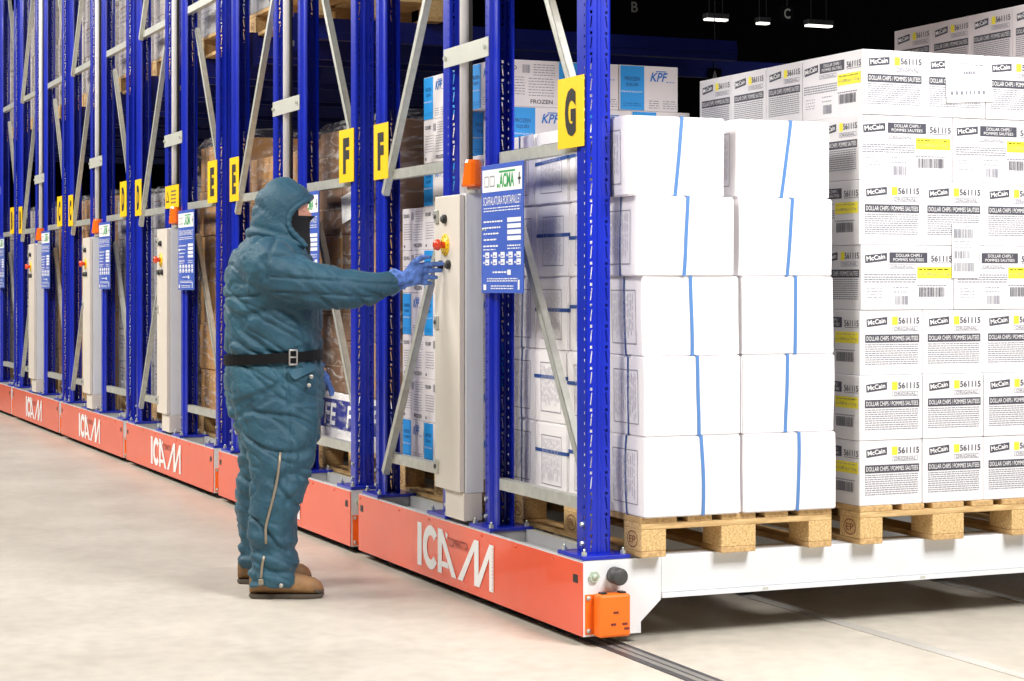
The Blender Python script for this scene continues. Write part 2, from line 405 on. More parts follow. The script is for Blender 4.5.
# ------------------------------------------------------------------ mobile bases
YL = 9.6
def make_base():
    r = empty('mobile_base')
    # orange cover panel, with its lettering
    mb = MB(); mb.box(-2.5, 0, 0, 0.004, 0.035, 0.300, 'orange_panel', 0.0012)
    mb.box(-2.5, -0.004, 0.0005, 0.022, 0.298, 0.3015, 'white_paint')
    for x in (-2.47, -1.93, -1.55, -0.95, -0.6, -0.25):
        for z in (0.285,): mb.tube([(x, 0.002, z), (x, -0.003, z)], 0.006, 'orange_panel', 8)
    for x in (-2.45, -0.055):   # square openings
        mb.box(x-0.02, x+0.02, -0.0010, 0.0, 0.222, 0.252, 'black_plastic', 0.0003)
    pn = mb.build('front_panel', r)
    mb = MB(); W = 'white_ink'; f = fr_yneg(0, -0.0006, 0)
    lift = [0.0010]
    def poly(pts): lift[0] += 0.00003; mb.decal(f, pts, W, lift[0])
    Z1, Z0 = 0.261, 0.074
    poly([(-1.689, Z0), (-1.637, Z0), (-1.637, Z1), (-1.689, Z1)])
    # C as a thick arc
    n = 28; a0, a1 = math.radians(38), math.radians(322); cx, cz = -1.525, 0.1675
    for i in range(n):
        t0 = a0+(a1-a0)*i/n; t1 = a0+(a1-a0)*(i+1)/n
        poly([(cx+0.094*math.cos(t), cz+0.0945*math.sin(t)) for t in (t0, t1)]+[(cx+0.046*math.cos(t), cz+0.052*math.sin(t)) for t in (t1, t0)])
    poly([(-1.438, Z0), (-1.390, Z0), (-1.390, Z1), (-1.438, Z1)])
    poly([(-1.390, Z1), (-1.390, Z1-0.055), (-1.275, Z0), (-1.222, Z0), (-1.385, Z1)])
    poly([(-1.390, 0.104), (-1.309, 0.104), (-1.322, 0.127), (-1.390, 0.127)])
    poly([(-1.208, Z0), (-1.153, Z0), (-0.982, Z1), (-1.025, Z1)])
    poly([(-1.024, Z0), (-0.977, Z0), (-0.977, Z1), (-1.024, Z1)])
    poly([(-1.018, Z0), (-0.968, Z0), (-0.820, Z1), (-0.862, Z1)])
    poly([(-0.864, Z0), (-0.820, Z0), (-0.820, Z1), (-0.864, Z1)])
    poly([(-1.347, 0.257), (-1.321, 0.246), (-1.335, 0.226), (-1.345, 0.234)])
    mb.text(f, 'COMPATTA', -1.318, 0.199, 0.225, 0.037, 'ink_maroon', 0.0, lift=0.0024)
    mb.words((f[0], V((0, 0, 1)), V((-1, 0, 0)), f[3]), Z0+0.006, 0.828, Z1-0.012, 0.006, 'orange_panel', random.Random(4), 0.004, 0.004, 0.012, 0.0024)
    mb.build('lettering', pn)
    # white end plate (towards the open aisle) and its mate at the other end
    for x0, x1 in ((-0.012, -0.0005), (-2.499, -2.488)):
        mb = MB(); mb.prism([(0.005, 0.034), (0.236, 0.034), (0.236, 0.304), (0.012, 0.304), (0.005, 0.298)], 'x', x0, x1, 'white_paint'); mb.build('end_plate', r)
    mb = MB(); mb.prism([(0.236, 0.075), (0.318, 0.150), (0.318, 0.306), (0.236, 0.306)], 'x', -0.012, -0.0005, 'white_paint'); mb.build('gusset', r)
    # safety sensor, buffer, bolt on the end plate
    mb = MB(); mb.box(-0.0005, 0.003, 0.012, 0.175, 0.042, 0.185, 'bright_orange'); mb.box(0.003, 0.062, 0.040, 0.165, 0.036, 0.190, 'bright_orange', 0.010)
    for y, z in ((0.105, 0.125), (0.095, 0.083), (0.140, 0.083), (0.148, 0.066)):
        mb.box(0.062, 0.0635, y-0.010, y+0.010, z-0.004, z+0.004, 'ink_maroon')
    for y, z in ((0.024, 0.055), (0.024, 0.172)): mb.tube([(0.003, y, z), (0.008, y, z)], 0.009, 'zinc', 8)
    for y in (0.065, 0.14): mb.box(0.02, 0.05, y-0.011, y+0.011, 0.189, 0.196, 'black_plastic')
    sb = mb.build('sensor_box', r)
    mb = MB(); mb.tube([(-0.001, 0.128, 0.249), (0.05, 0.128, 0.249)], 0.031, 'knob_grey', 24); mb.tube([(0.05, 0.128, 0.249), (0.055, 0.128, 0.249)], [0.031, 0.026], 'knob_grey', 24)
    mb.build('buffer', r)
    mb = MB(); mb.tube([(-0.001, 0.046, 0.249), (0.012, 0.046, 0.249)], 0.021, 'bolt_green', 6, smooth=False); mb.tube([(0.012, 0.046, 0.249), (0.017, 0.046, 0.249)], 0.011, 'bolt_green', 12)
    mb.build('bolt', r)
    # box section behind the cover, top lip and cross channel
    mb = MB(); mb.box(-2.485, -0.013, 0.02, 0.162, 0.10, 0.262, 'grey_paint'); mb.build('end_box', r)
    for x in (XR-0.05, XI+0.05, XI2-0.05, XL+0.05):
        mb = MB(); mb.box(x-0.105, x+0.105, 0.006, 0.164, 0.262, 0.306, 'grey_paint'); mb.build('post_seat', r)
    mb = MB(); mb.box(-2.486, -0.014, 0.166, 0.170, 0.255, 0.310, 'grey_paint'); mb.box(-2.486, -0.014, 0.170, 0.20, 0.306, 0.310, 'plate_grey')
    mb.build('cross_channel', r)
    # long carriage beams running into the rack
    for x0, x1 in ((-0.11, 0.0), (-1.06, -0.95), (-1.54, -1.43), (-2.5, -2.39)):
        mb = MB(); mb.box(x0, x1, 0.319, YL, 0.174, 0.312, 'white_paint', 0.003); mb.box(x0-0.004, x1+0.010, 0.319, YL, 0.156, 0.1735, 'white_paint')
        if x1 == 0.0:
            for y in (0.75, 1.45, 2.3): mb.box(0.0095, 0.0105, y-0.012, y+0.012, 0.160, 0.170, 'plate_grey')
        mb.build('carriage_beam', r)
    for y in (0.11, 1.12, 2.09):
        for x in (-0.80, -1.75):
            mb = MB(); mb.tube([(x, y-0.03, 0.0855), (x, y+0.03, 0.0855)], 0.081, 'dark_steel', 24); mb.build('wheel', r)
    return r
base0 = make_base()
for k in range(NB):
    o = base0 if k == 0 else dup(base0, (-PITCH*k, 0, 0))
    tag(o, ['nearest orange mobile rack base with its white end plate and orange sensor box in view',
            'second orange mobile rack base, partly hidden behind the person\'s legs',
            'third orange mobile rack base from the near end, just left of the person',
            'fourth orange mobile rack base from the near end of the row',
            'fifth orange mobile rack base from the near end of the row',
            'farthest orange mobile rack base, cut off at the left edge'][k], 'rack base', 'orange mobile rack bases')

# spacer plates between the back-to-back frames
sp = None
for k in range(NB):
    mb = MB(); mb.box(XI2-0.06, XI+0.05, -0.004, 0, -0.040, 0.040, 'plate_grey', 0.001)
    for x in (XI2-0.03, XI+0.02): mb.tube([(x, -0.004, 0), (x, -0.016, 0)], 0.010, 'bolt', 6, smooth=False)
    o = mb.build('spacer_plate', None, (-PITCH*k, 0.0488, 2.264))
    tag(o, f'zinc spacer plate bolted across the two middle uprights of the {ORD[k]} base', 'bracket', 'spacer plates between frames')

# ------------------------------------------------------------------ cabinets, beacons, boards, conduits
def make_cabinet():
    r = empty('control_cabinet')
    mb = MB(); mb.box(-1.425, -1.136, 0.006, 0.085, 0.437, 1.672, 'white_paint', 0.002); mb.build('body', r)
    mb = MB(); mb.box(-1.428, -1.143, -0.020, 0.003, 0.440, 1.668, 'cream_paint', 0.003)
    d = mb.build('door', r)
    for z in (1.585, 1.138, 0.528):
        mb = MB(); mb.box(-1.418, -1.378, -0.030, -0.0195, z-0.028, z+0.028, 'zinc', 0.003); mb.tube([(-1.398, -0.030, z), (-1.398, -0.034, z)], 0.010, 'dark_steel', 12); mb.build('latch', d)
    mb = MB(); mb.tube([(-1.302, -0.0195, 1.463), (-1.302, -0.025, 1.463)], 0.046, 'sign_yellow', 28)
    for a in range(12):
        t = 2*PI*a/12; mb.box(-0.003, 0.003, -0.0004, 0, 0.033, 0.039, 'ink_black', M=Matrix.Translation((-1.302, -0.025, 1.463)) @ Matrix.Rotation(t, 4, 'Y'))
    e = mb.build('emergency_stop', d)
    mb = MB(); mb.tube([(-1.302, -0.025, 1.463), (-1.302, -0.048, 1.463)], 0.014, 'red_button', 16); mb.tube([(-1.302, -0.048, 1.463), (-1.302, -0.054, 1.463), (-1.302, -0.070, 1.463)], [0.022, 0.025, 0.020], 'red_button', 20)
    mb.build('mushroom_button', e)
    for x, z in ((-1.302, 1.571), (-1.258, 1.380), (-1.345, 1.380)):
        mb = MB(); mb.tube([(x, -0.0195, z), (x, -0.032, z)], 0.019, 'black_plastic', 18); mb.tube([(x, -0.032, z), (x, -0.040, z)], [0.014, 0.012], 'knob_grey', 18); mb.build('push_button', d)
    mb = MB(); mb.box(-1.345, -1.137, -0.004, 0.080, 0.322, 0.4365, 'cream_paint', 0.003); mb.build('plinth_box', r)
    return r
CAB = make_cabinet()
def make_beacon():
    r = empty('warning_beacon')
    mb = MB(); mb.tube([(-1.150, 0.045, 1.6725), (-1.150, 0.045, 1.700)], 0.028, 'plate_grey', 16); mb.build('socket', r)
    mb = MB(); mb.tube([(-1.150, 0.045, 1.700), (-1.150, 0.045, 1.708), (-1.150, 0.045, 1.80), (-1.150, 0.045, 1.812)], [0.045, 0.049, 0.037, 0.032], 'beacon_orange', 14, smooth=False); mb.build('lens', r)
    return r
BEA = make_beacon()
def make_conduit():
    mb = MB(); mb.tube([(-1.335, 0.085, 1.676), (-1.335, 0.085, 5.5)], 0.026, 'conduit_grey', 18)
    for z in (2.6, 3.9): mb.box(-1.36, -1.31, 0.108, 0.114, z, z+0.03, 'zinc')
    mb.tube([(-1.296, 0.092, 1.676), (-1.296, 0.092, 5.5)], 0.009, 'black_plastic', 8)
    return mb.build('cable_conduit')
CON = make_conduit()
def make_board():
    r = empty('information_board')
    mb = MB(); mb.box(-1.020, -0.592, 0.028, 0.032, 1.263, 1.778, 'board_blue', 0.001); mb.build('panel', r)
    mb = MB(); f = fr_yneg(-1.020, 0.028, 1.263); W, H = 0.428, 0.515; rng = random.Random(3)
    mb.rect(f, 0.012, 0.405, W-0.012, 0.495, 'white_ink')
    mb.text(f, 'ACMA', 0.190, 0.418, 0.15, 0.058, 'green_ink', 0.03, lift=0.0016); mb.rect(f, 0.185, 0.478, 0.35, 0.486, 'green_ink', 0.0014)
    mb.rect(f, 0.165, 0.420, 0.185, 0.434, 'green_ink', 0.0014)
    mb.frame_rect(f, 0.035, 0.425, 0.08, 0.47, 0.005, 'ink_pale', 0.0014); mb.frame_rect(f, 0.09, 0.425, 0.14, 0.47, 0.006, 'ink_pale', 0.0014)
    mb.rect(f, 0.385, 0.425, 0.395, 0.472, 'ink_dark', 0.0014); mb.rect(f, 0.376, 0.443, 0.404, 0.452, 'ink_dark', 0.0014)
    mb.text(f, 'SCAFFALATURA PORTAPALLET', 0.022, 0.352, W-0.044, 0.034, 'white_ink', 0.0)
    for z in (0.338, 0.327): mb.words(f, 0.025, z, W-0.03, 0.004, 'white_ink', rng)
    for i in range(4):
        mb.rect(f, 0.27, 0.280-i*0.024, 0.405, 0.297-i*0.024, 'white_ink'); mb.words(f, 0.025, 0.283-i*0.024, 0.22-i*0.02, 0.006, 'white_ink', rng)
    mb.words(f, 0.022, 0.185, 0.18, 0.006, 'white_ink', rng); mb.words(f, 0.27, 0.185, 0.40, 0.005, 'white_ink', rng); mb.words(f, 0.27, 0.174, 0.40, 0.004, 'white_ink', rng); mb.words(f, 0.022, 0.172, 0.15, 0.004, 'white_ink', rng)
    for row in (0.140, 0.112):
        for i in range(5):
            u = 0.022+i*0.08; mb.rect(f, u+0.02, row, u+0.062, row+0.023, 'white_ink'); mb.rect(f, u, row+0.006, u+0.012, row+0.014, 'white_ink')
            mb.rect(f, u+0.028, row+0.005, u+0.05, row+0.010, 'board_blue', 0.0014)
    mb.words(f, 0.12, 0.080, 0.26, 0.006, 'white_ink', rng); mb.rect(f, 0.27, 0.072, 0.305, 0.092, 'white_ink')
    for z in (0.055, 0.046): mb.words(f, 0.06, z, 0.37, 0.004, 'white_ink', rng)
    for z in (0.026, 0.016): mb.words(f, 0.10, z, 0.33, 0.004, 'white_ink', rng)
    mb.rect(f, 0.022, 0.012, 0.052, 0.034, 'white_ink'); mb.rect(f, 0.375, 0.014, 0.392, 0.052, 'white_ink')
    mb.build('printing', r)
    mb = MB()
    for x in (-1.005, -0.975): mb.tube([(x, 0.049, 1.52), (x, 0.026, 1.52)], 0.007, 'bolt', 8)
    mb.build('screw', r)
    return r
BRD = make_board()
WHERE = ['the nearest base, beside the person\'s hand', 'the second base, hidden behind the person', 'the third base, left of the person', 'the fourth base', 'the fifth base', 'the sixth base']
for k in range(NB):
    dx = (-PITCH*k, 0, 0)
    for src, lab, cat, grp in ((CAB, 'tall cream control cabinet with emergency stop on ' + ORD[k] + ' base', 'control cabinet', 'control cabinets'),
                               (BEA, 'orange warning beacon on top of the control cabinet of the ' + ORD[k] + ' base', 'beacon', 'orange warning beacons'),
                               (CON, 'pale grey vertical cable conduit rising above the cabinet of the ' + ORD[k] + ' base', 'conduit', 'cable conduits'),
                               (BRD, 'blue load information board with white tables on the ' + ORD[k] + ' base', 'sign', 'blue information boards')):
        if k > 0: 
            if k == 1 and src is CAB: pass
            o = dup(src, dx)
        else: o = src
        tag(o, lab, cat, grp)

# yellow letter plates
def letter_plate(ch, x0, x1, y, z0, z1, label):
    r = empty('letter_sign', ((x0+x1)/2, y, z0)); w, h = x1-x0, z1-z0
    mb = MB(); mb.box(-w/2, w/2, -0.0015, 0.0015, 0, h, 'sign_yellow', 0.0005); mb.build('plate', r)
    mb = MB(); f = fr_yneg(0, -0.0015, 0); mb.text(f, ch, -w*0.21, h*0.16, w*0.42, h*0.68, 'ink_black', 0.06); mb.build('letter', r)
    tag(r, label, 'sign', 'yellow aisle letters')
LET = 'GFEDCBA'
for k in range(NB):
    b = -PITCH*k
    letter_plate(LET[k], b-0.306, b-0.079, 0.045, 1.800, 2.060, f'yellow plate with black letter {LET[k]} on the right-hand upright of the {ORD[k]} base')
    letter_plate(LET[k+1], b-2.405, b-2.203, 0.045, 1.790, 2.050, f'yellow plate with black letter {LET[k+1]} on the left-hand upright of the {ORD[k]} base')
r = empty('warning_sign', (-6.70, 0.044, 1.808)); mb = MB(); mb.box(0, 0.38, -0.002, 0.002, 0, 0.15, 'sign_yellow', 0.0005); mb.build('plate', r)
mb = MB(); f = fr_yneg(0, -0.002, 0); rng = random.Random(5)
mb.decal(f, [(0.03, 0.04), (0.12, 0.04), (0.075, 0.12)], 'ink_black'); mb.decal(f, [(0.047, 0.05), (0.103, 0.05), (0.075, 0.10)], 'sign_yellow', 0.0012)
for z in (0.105, 0.08, 0.055, 0.03): mb.words(f, 0.17, z, 0.31, 0.010, 'ink_dark', rng)
mb.build('printing', r); tag(r, 'small yellow warning plate with triangle above the third base cabinet', 'sign')

# ------------------------------------------------------------------ load beams (upper level)
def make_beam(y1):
    mb = MB(); mb.box(-0.05, 0.0, 0.15, y1, 2.66, 2.78, 'shaded_blue_paint', 0.004); mb.box(0, 0.004, 0.15, y1, 2.705, 2.735, 'shaded_blue_paint')
    mb.box(0, 0.006, 0.146, 0.20, 2.60, 2.80, 'shaded_blue_paint'); return mb.mesh('load_beam')
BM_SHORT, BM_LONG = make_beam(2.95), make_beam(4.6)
RAISE = 0.50  # lifts beams out of view and the added loads into the aisle lamp's path
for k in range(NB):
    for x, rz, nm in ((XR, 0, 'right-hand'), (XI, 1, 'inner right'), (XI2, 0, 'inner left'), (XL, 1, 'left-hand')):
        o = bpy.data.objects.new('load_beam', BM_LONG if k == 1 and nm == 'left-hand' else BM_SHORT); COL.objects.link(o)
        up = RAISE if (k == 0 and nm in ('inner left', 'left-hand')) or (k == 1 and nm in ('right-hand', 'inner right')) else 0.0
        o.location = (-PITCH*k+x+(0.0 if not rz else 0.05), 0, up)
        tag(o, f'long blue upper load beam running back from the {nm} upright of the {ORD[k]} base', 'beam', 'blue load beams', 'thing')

# ------------------------------------------------------------------ pallets
def make_pallet():
    r = empty('wooden_pallet')
    # 1.2 m along X, 0.8 m along Y, origin at the corner (x = 0 is the aisle end, running to -1.2)
    def part(name, *a, mat='wood_board', bev=0.003):
        mb = MB(); mb.box(*a, mat, bev); return mb
    ys = ((0, 0.1, 0), (0.3275, 0.4725, 1), (0.7, 0.8, 0)); xs = ((-0.145, 0), (-0.6725, -0.5275), (-1.2, -1.055))
    for y0, y1, mid in ys:
        part('b', -1.2, 0, y0, y1, 0, 0.022).build('bottom_board', r)
        for x0, x1 in xs:
            mb = part('k', x0, x1, y0, y1, 0.022, 0.100, mat='chip_block')
            if y0 == 0:
                f = fr_yneg((x0+x1)/2, 0, 0.061); n = 20
                for i in range(n):
                    t0, t1 = 2*PI*i/n, 2*PI*(i+1)/n
                    mb.decal(f, [(0.042*math.cos(t0), 0.031*math.sin(t0)), (0.042*math.cos(t1), 0.031*math.sin(t1)), (0.038*math.cos(t1), 0.027*math.sin(t1)), (0.038*math.cos(t0), 0.027*math.sin(t0))], 'ink_maroon')
                mb.text(f, 'EP' if x1 == 0 else 'EPAL', -0.026, -0.013, 0.052, 0.026, 'ink_maroon', 0.0)
            mb.build('block', r)
    for x0, x1 in xs: part('s', x0, x1, 0, 0.8, 0.100, 0.122, mat='wood_cross').build('stringer_board', r)
    for y0, y1 in ((0, 0.145), (0.189, 0.289), (0.3275, 0.4725), (0.511, 0.611), (0.655, 0.8)): part('d', -1.2, 0, y0, y1, 0.122, 0.144).build('deck_board', r)
    return r
PAL = make_pallet()
used = [False]
def pallet(x, y, z, label, rz=0.0):
    if not used[0]: used[0] = True; o = PAL; o.location = (x, y, z); o.rotation_euler = (0, 0, rz)
    else: o = dup(PAL, (x, y, z), rz)
    return tag(o, label, 'pallet', 'wooden pallets')
ZP = 0.3125; ZT = ZP+0.1445
pallet(0.052, 0.212, ZP, 'light wooden pallet under the plain white strapped cartons')
pallet(0.058, 1.135, ZP, 'light wooden pallet under the printed black-logo cartons at right')
pallet(0.050, 2.06, ZP, 'wooden pallet under the tall carton stack behind at far right')
pallet(-1.345, 0.20, ZP, 'wooden pallet under the blue and white seafood cartons')

# ------------------------------------------------------------------ plain white strapped cartons
def white_carton(seed, straps, w=0.396, d=0.308, h=0.2895, bulge=0.006, label_sides=True):
    """aisle face (X+) w wide, side d deep; returns (carton mesh, strap mesh)"""
    rng = random.Random(seed); bm = bmesh.new(); bmesh.ops.create_cube(bm, size=1)
    bmesh.ops.subdivide_edges(bm, edges=bm.edges[:], cuts=7, use_grid_fill=True)
    sk = [rng.uniform(-0.005, 0.005) for _ in range(8)]
    ph = V((rng.uniform(0, 50), rng.uniform(0, 50), 0))
    def shape(x, y, z):
        # x,y,z in -0.5..0.5
        fx, fy, fz = 1-(2*x)**2, 1-(2*y)**2, 1-(2*z)**2
        X = x*d+(bulge*1.2*fy*fz*(1 if x > 0.49 else -1 if x < -0.49 else 0))
        Y = y*w+(bulge*fx*fz*(1 if y > 0.49 else -1 if y < -0.49 else 0))
        X += sk[0]*0.6*z+sk[2]*0.5*y*z; Y += sk[1]*0.8*z+sk[3]*0.6*x*z
        dn = noise.noise(V((X*5, Y*5, z*h*5))+ph)*0.003
        Z = (z+0.5)*h-(0.004*fx*fy if z > 0.49 else 0)
        return V((X+dn, Y+dn, Z))
    for v in bm.verts: v.co = shape(*v.co)
    bmesh.ops.bevel(bm, geom=[e for e in bm.edges if len(e.link_faces) == 2 and e.calc_face_angle() > 1.0], offset=0.005, segments=2, affect='EDGES')
    bm.verts.index_update(); mb = MB()
    mb.add([v.co.copy() for v in bm.verts], [[v.index for v in f.verts] for f in bm.faces], 'carton_white', False); bm.free()
    if label_sides:
        for sgn in (-1, 1):
            fr = (fr_yneg if sgn < 0 else fr_ypos)(0, 0, 0)
            def pt(u, v, lift=0.0015):
                p = shape(u/d*1.0*(1 if sgn < 0 else -1), 0.5*sgn, v/h-0.5); p.y += sgn*(lift+0.001); return p
            def q(u0, v0, u1, v1, mat):
                n = 4
                for i in range(n):
                    a, b_ = u0+(u1-u0)*i/n, u0+(u1-u0)*(i+1)/n
                    mb.add([pt(a, v0), pt(b_, v0), pt(b_, v1), pt(a, v1)], [(0, 1, 2, 3)], mat)
            l, r_, b0, t0 = -d*0.30, d*0.34, h*0.15, h*0.83
            for a in ((l, b0, r_, b0+0.0025), (l, t0-0.0025, r_, t0), (l, b0, l+0.0025, t0), (r_-0.0025, b0, r_, t0)): q(*a, 'ink_grey')
            for i in range(13):
                u = l+0.012+i*0.0135; v = b0+rng.uniform(0.01, 0.05)
                while v < t0-0.02:
                    e = min(v+rng.uniform(0.012, 0.05), t0-0.012); q(u, v, u+0.0035, e, 'ink_faint'); v = e+0.008
    sm = MB()
    def ring(pts, wd, axis, mat):
        n = len(pts)
        for i in range(n):
            p, q_ = pts[i], pts[(i+1) % n]; a = V((0, 0, 0)); a[axis] = wd/2
            sm.add([p-a, p+a, q_+a, q_-a], [(0, 1, 2, 3)], mat)
    def loop(fn):
        out = []; N = 8
        seq = [(-0.5+i/N, 0.5) for i in range(N)]+[(0.5, 0.5-i/N) for i in range(N)]+[(0.5-i/N, -0.5) for i in range(N)]+[(-0.5, -0.5+i/N) for i in range(N)]
        for a, b in seq: out.append(fn(a, b))
        return out
    def off(p, x, y, z):
        if abs(x) > 0.49: p.x += 0.0022*(1 if x > 0 else -1)
        if abs(y) > 0.49: p.y += 0.0022*(1 if y > 0 else -1)
        if z > 0.49: p.z += 0.0022
        if z < -0.49: p.z += 0.0006
        return p
    for kind, pos, lean, mat in straps:
        if kind == 'front':   # goes over the aisle face, top and back
            ring(loop(lambda a, b: off(shape(a, pos+lean*b, b), a, 0, b)), 0.014, 1, mat)
        elif kind == 'side':
            ring(loop(lambda a, b: off(shape(pos+lean*b, a, b), 0, a, b)), 0.012, 0, mat)
        else:                 # lying flat round the four sides
            ring(loop(lambda a, b: off(shape(a, b, pos+lean*a), a, b, 0)), 0.014, 2, mat)
    return mb.mesh('white_carton'), sm.mesh('strap')
rw = random.Random(11)
HW = 0.290
def put_white(ms, x, y, z, rz, label):
    o = link('white_carton', ms[0], None, (x, y, z), rz); tag(o, label, 'carton', 'plain white strapped cartons')
    link('strap', ms[1], o)
LAY = ['bottom', 'second', 'third', 'fourth', 'top']
offx = [0.02, 0.012, 0.0, 0.0, -0.012]
offy = [0.015, 0.0, 0.0, 0.0, -0.028]
for L in range(5):
    z = ZT+L*HW
    for c, (yc, nm) in enumerate(((0.41, 'left'), (0.817, 'right'))):
        lean = [(-0.02, 0.02), (-0.03, 0.02), (0.0, 0.02), (0.045, 0.055), (0.08, 0.09)][L][c]
        pos = [[0.09, 0.08], [0.05, -0.02], [0.0, 0.07], [0.0, 0.04], [0.02, 0.03]][L][c]
        ms = white_carton(100+L*7+c, [('front', pos, lean, 'strap_blue'), ('side', 0.05+0.03*(L % 2), rw.uniform(-0.03, 0.03), 'strap_navy')], bulge=0.007 if L == 0 else 0.002)
        put_white(ms, 0.055-0.156+offx[L]+rw.uniform(-0.004, 0.004), [(0.41,0.818),(0.413,0.820),(0.413,0.820),(0.392,0.812),(0.362,0.808)][L][c], z, rw.uniform(-0.012, 0.012), f'plain white carton facing the open aisle, {nm} column, {LAY[L]} layer')
    # side column: two turned cartons with a flat strap and a rear one
    for c, (xc, nm) in enumerate(((-0.424, 'first'), (-0.742, 'second'), (-1.06, 'third'))):
        if c < 2: st = [('flat', 0.16-0.05*((L+c) % 2)-0.03*L % 0.1, 0.05 if L == 4 else 0.0, 'strap_navy')]
        else: st = [('side', 0.05, rw.uniform(-0.05, 0.05), 'strap_navy')]
        ms = white_carton(300+L*9+c, st, bulge=0.002)
        put_white(ms, xc+rw.uniform(-0.004, 0.004), 0.415+rw.uniform(-0.006, 0.006), z, rw.uniform(-0.01, 0.01), f'white carton seen through the nearest frame, {nm} back from the aisle front, {LAY[L]} layer')
    if L == 4:
        for c, (xc, nm) in enumerate(((-0.424, 'first'), (-0.742, 'second'))):
            ms = white_carton(500+c, [('flat', 0.1, 0, 'strap_navy')], label_sides=False)
            put_white(ms, xc, 0.818, z, 0, f'plain white carton behind the right front column, {nm} row back, top layer')

# ------------------------------------------------------------------ printed cartons with the tilted black logo
CW, CL, CH = 0.2825, 0.424, 0.2465
def logo(mb, fr, u0, v0, w, h):
    t = 0.12
    mb.decal(fr, [(u0, v0), (u0+w, v0+h*0.28), (u0+w, v0+h*1.08), (u0-w*0.02, v0+h*0.82)], 'ink_dark')
    mb.text(fr, 'McCain', u0+w*0.06, v0+h*0.20, w*0.86, h*0.50, 'white_ink', 0.02, rot=t)
def narrow_face(mb, fr, rng):
    W, H = CW, CH
    logo(mb, fr, 0.030, H*0.74, 0.092, 0.036)
    mb.rect(fr, W*0.51, H*0.77, W*0.60, H*0.90, 'label_yellow'); mb.text(fr, '561115', W*0.61, H*0.79, W*0.34, 0.024, 'ink_dark', 0.02)
    mb.frame_rect(fr, W*0.51, H*0.675, W*0.93, H*0.745, 0.0015, 'ink_grey'); mb.text(fr, 'ORIGINAL', W*0.54, H*0.688, W*0.36, 0.011, 'ink_grey', 0.0)
    mb.rect(fr, W*0.08, H*0.50, W*0.95, H*0.625, 'ink_dark'); mb.text(fr, 'DOLLAR CHIPS / POMMES SAUTEES', W*0.10, H*0.53, W*0.83, 0.017, 'white_ink', 0.0)
    for i in range(10): mb.words(fr, W*0.08, H*0.462-i*0.0082, W*0.93, 0.0036, 'ink_text', rng, 0.0025, 0.006, 0.02)
def wide_face(mb, fr, rng):
    W, H = CL, CH
    logo(mb, fr, 0.018, H*0.72, 0.098, 0.037)
    mb.rect(fr, W*0.30, H*0.73, W*0.71, H*0.89, 'ink_dark'); mb.text(fr, 'DOLLAR CHIPS /', W*0.37, H*0.82, W*0.28, 0.012, 'white_ink', 0.0); mb.text(fr, 'POMMES SAUTEES', W*0.34, H*0.755, W*0.33, 0.011, 'white_ink', 0.0)
    mb.text(fr, '561115', W*0.75, H*0.75, W*0.23, 0.024, 'ink_dark', 0.02); mb.rect(fr, W*0.75, H*0.728, W*0.98, H*0.735, 'ink_dark')
    mb.frame_rect(fr, W*0.29, H*0.64, W*0.58, H*0.705, 0.0015, 'ink_grey'); mb.text(fr, 'ORIGINAL', W*0.31, H*0.652, W*0.25, 0.009, 'ink_grey', 0.0)
    mb.rect(fr, W*0.60, H*0.49, W*0.975, H*0.665, 'label_yellow'); mb.text(fr, '6 x 2,000 kg e = 12 kg', W*0.62, H*0.525, W*0.33, 0.013, 'ink_grey', 0.0); mb.words(fr, W*0.62, H*0.62, W*0.95, 0.004, 'ink_pale', rng)
    for i in range(4): mb.words(fr, W*0.03, H*0.535-i*0.009, W*0.59, 0.0042, 'ink_text', rng, 0.0025, 0.006, 0.02)
    mb.barcode(fr, W*0.62, H*0.20, W*0.90, H*0.35, 'ink_dark', rng); mb.words(fr, W*0.60, H*0.37, W*0.92, 0.004, 'ink_grey', rng, 0.003, 0.006, 0.015)
    mb.barcode(fr, W*0.36, H*0.08, W*0.50, H*0.22, 'ink_grey', rng)
    for z in (0.34, 0.27): mb.words(fr, W*0.34, H*z, W*0.50, 0.004, 'ink_pale', rng, 0.004, 0.006, 0.015)
    for z in (0.33, 0.28, 0.23, 0.19): mb.words(fr, W*0.06, H*z, W*0.22, 0.0028, 'ink_pale', rng, 0.006, 0.006, 0.03)
def printed_carton_mesh(pink, seed):
    mb = MB(); rng = random.Random(seed); base = 'carton_print' if not pink else 'carton_pink'
    mb.box(-CL/2, CL/2, -CW/2, CW/2, 0, CH, base, 0.0035)
    narrow_face(mb, fr_xpos(CL/2, -CW/2, 0), rng); narrow_face(mb, fr_xneg(-CL/2, CW/2, 0), rng)
    wide_face(mb, fr_yneg(-CL/2, -CW/2, 0), rng); wide_face(mb, fr_ypos(CL/2, CW/2, 0), rng)
    mb.rect((V((-CL/2, -CW/2, CH)), V((1, 0, 0)), V((0, 1, 0)), V((0, 0, 1))), 0.004, CW/2-0.001, CL-0.004, CW/2+0.001, 'carton_seam')
    return mb.mesh('printed_carton')
PC = [printed_carton_mesh(False, 1), printed_carton_mesh(False, 2)]; PC_FAR = [printed_carton_mesh(True, 3)]
rp = random.Random(5)
LAY7 = ['bottom', 'second', 'third', 'fourth', 'fifth', 'sixth', 'top', 'eighth']
COLS3 = ['left', 'middle', 'right']
def put_printed(x, y, z, along_x, label, grp):
    rz = (0.0 if along_x else -PI/2)+rp.uniform(-0.010, 0.010)
    if not along_x: rz = PI/2+PI+rp.uniform(-0.010, 0.010)
    o = link('printed_carton', rp.choice(PC_FAR if 'far' in grp else PC), None, (x, y, z), rz); tag(o, label, 'carton', grp); return o
G1 = 'printed cartons on the right-hand pallet'
XF, YF = 0.050, 1.135
kinds = ['n', 'n', 'n', 'w', 'n', 'w', 'n']
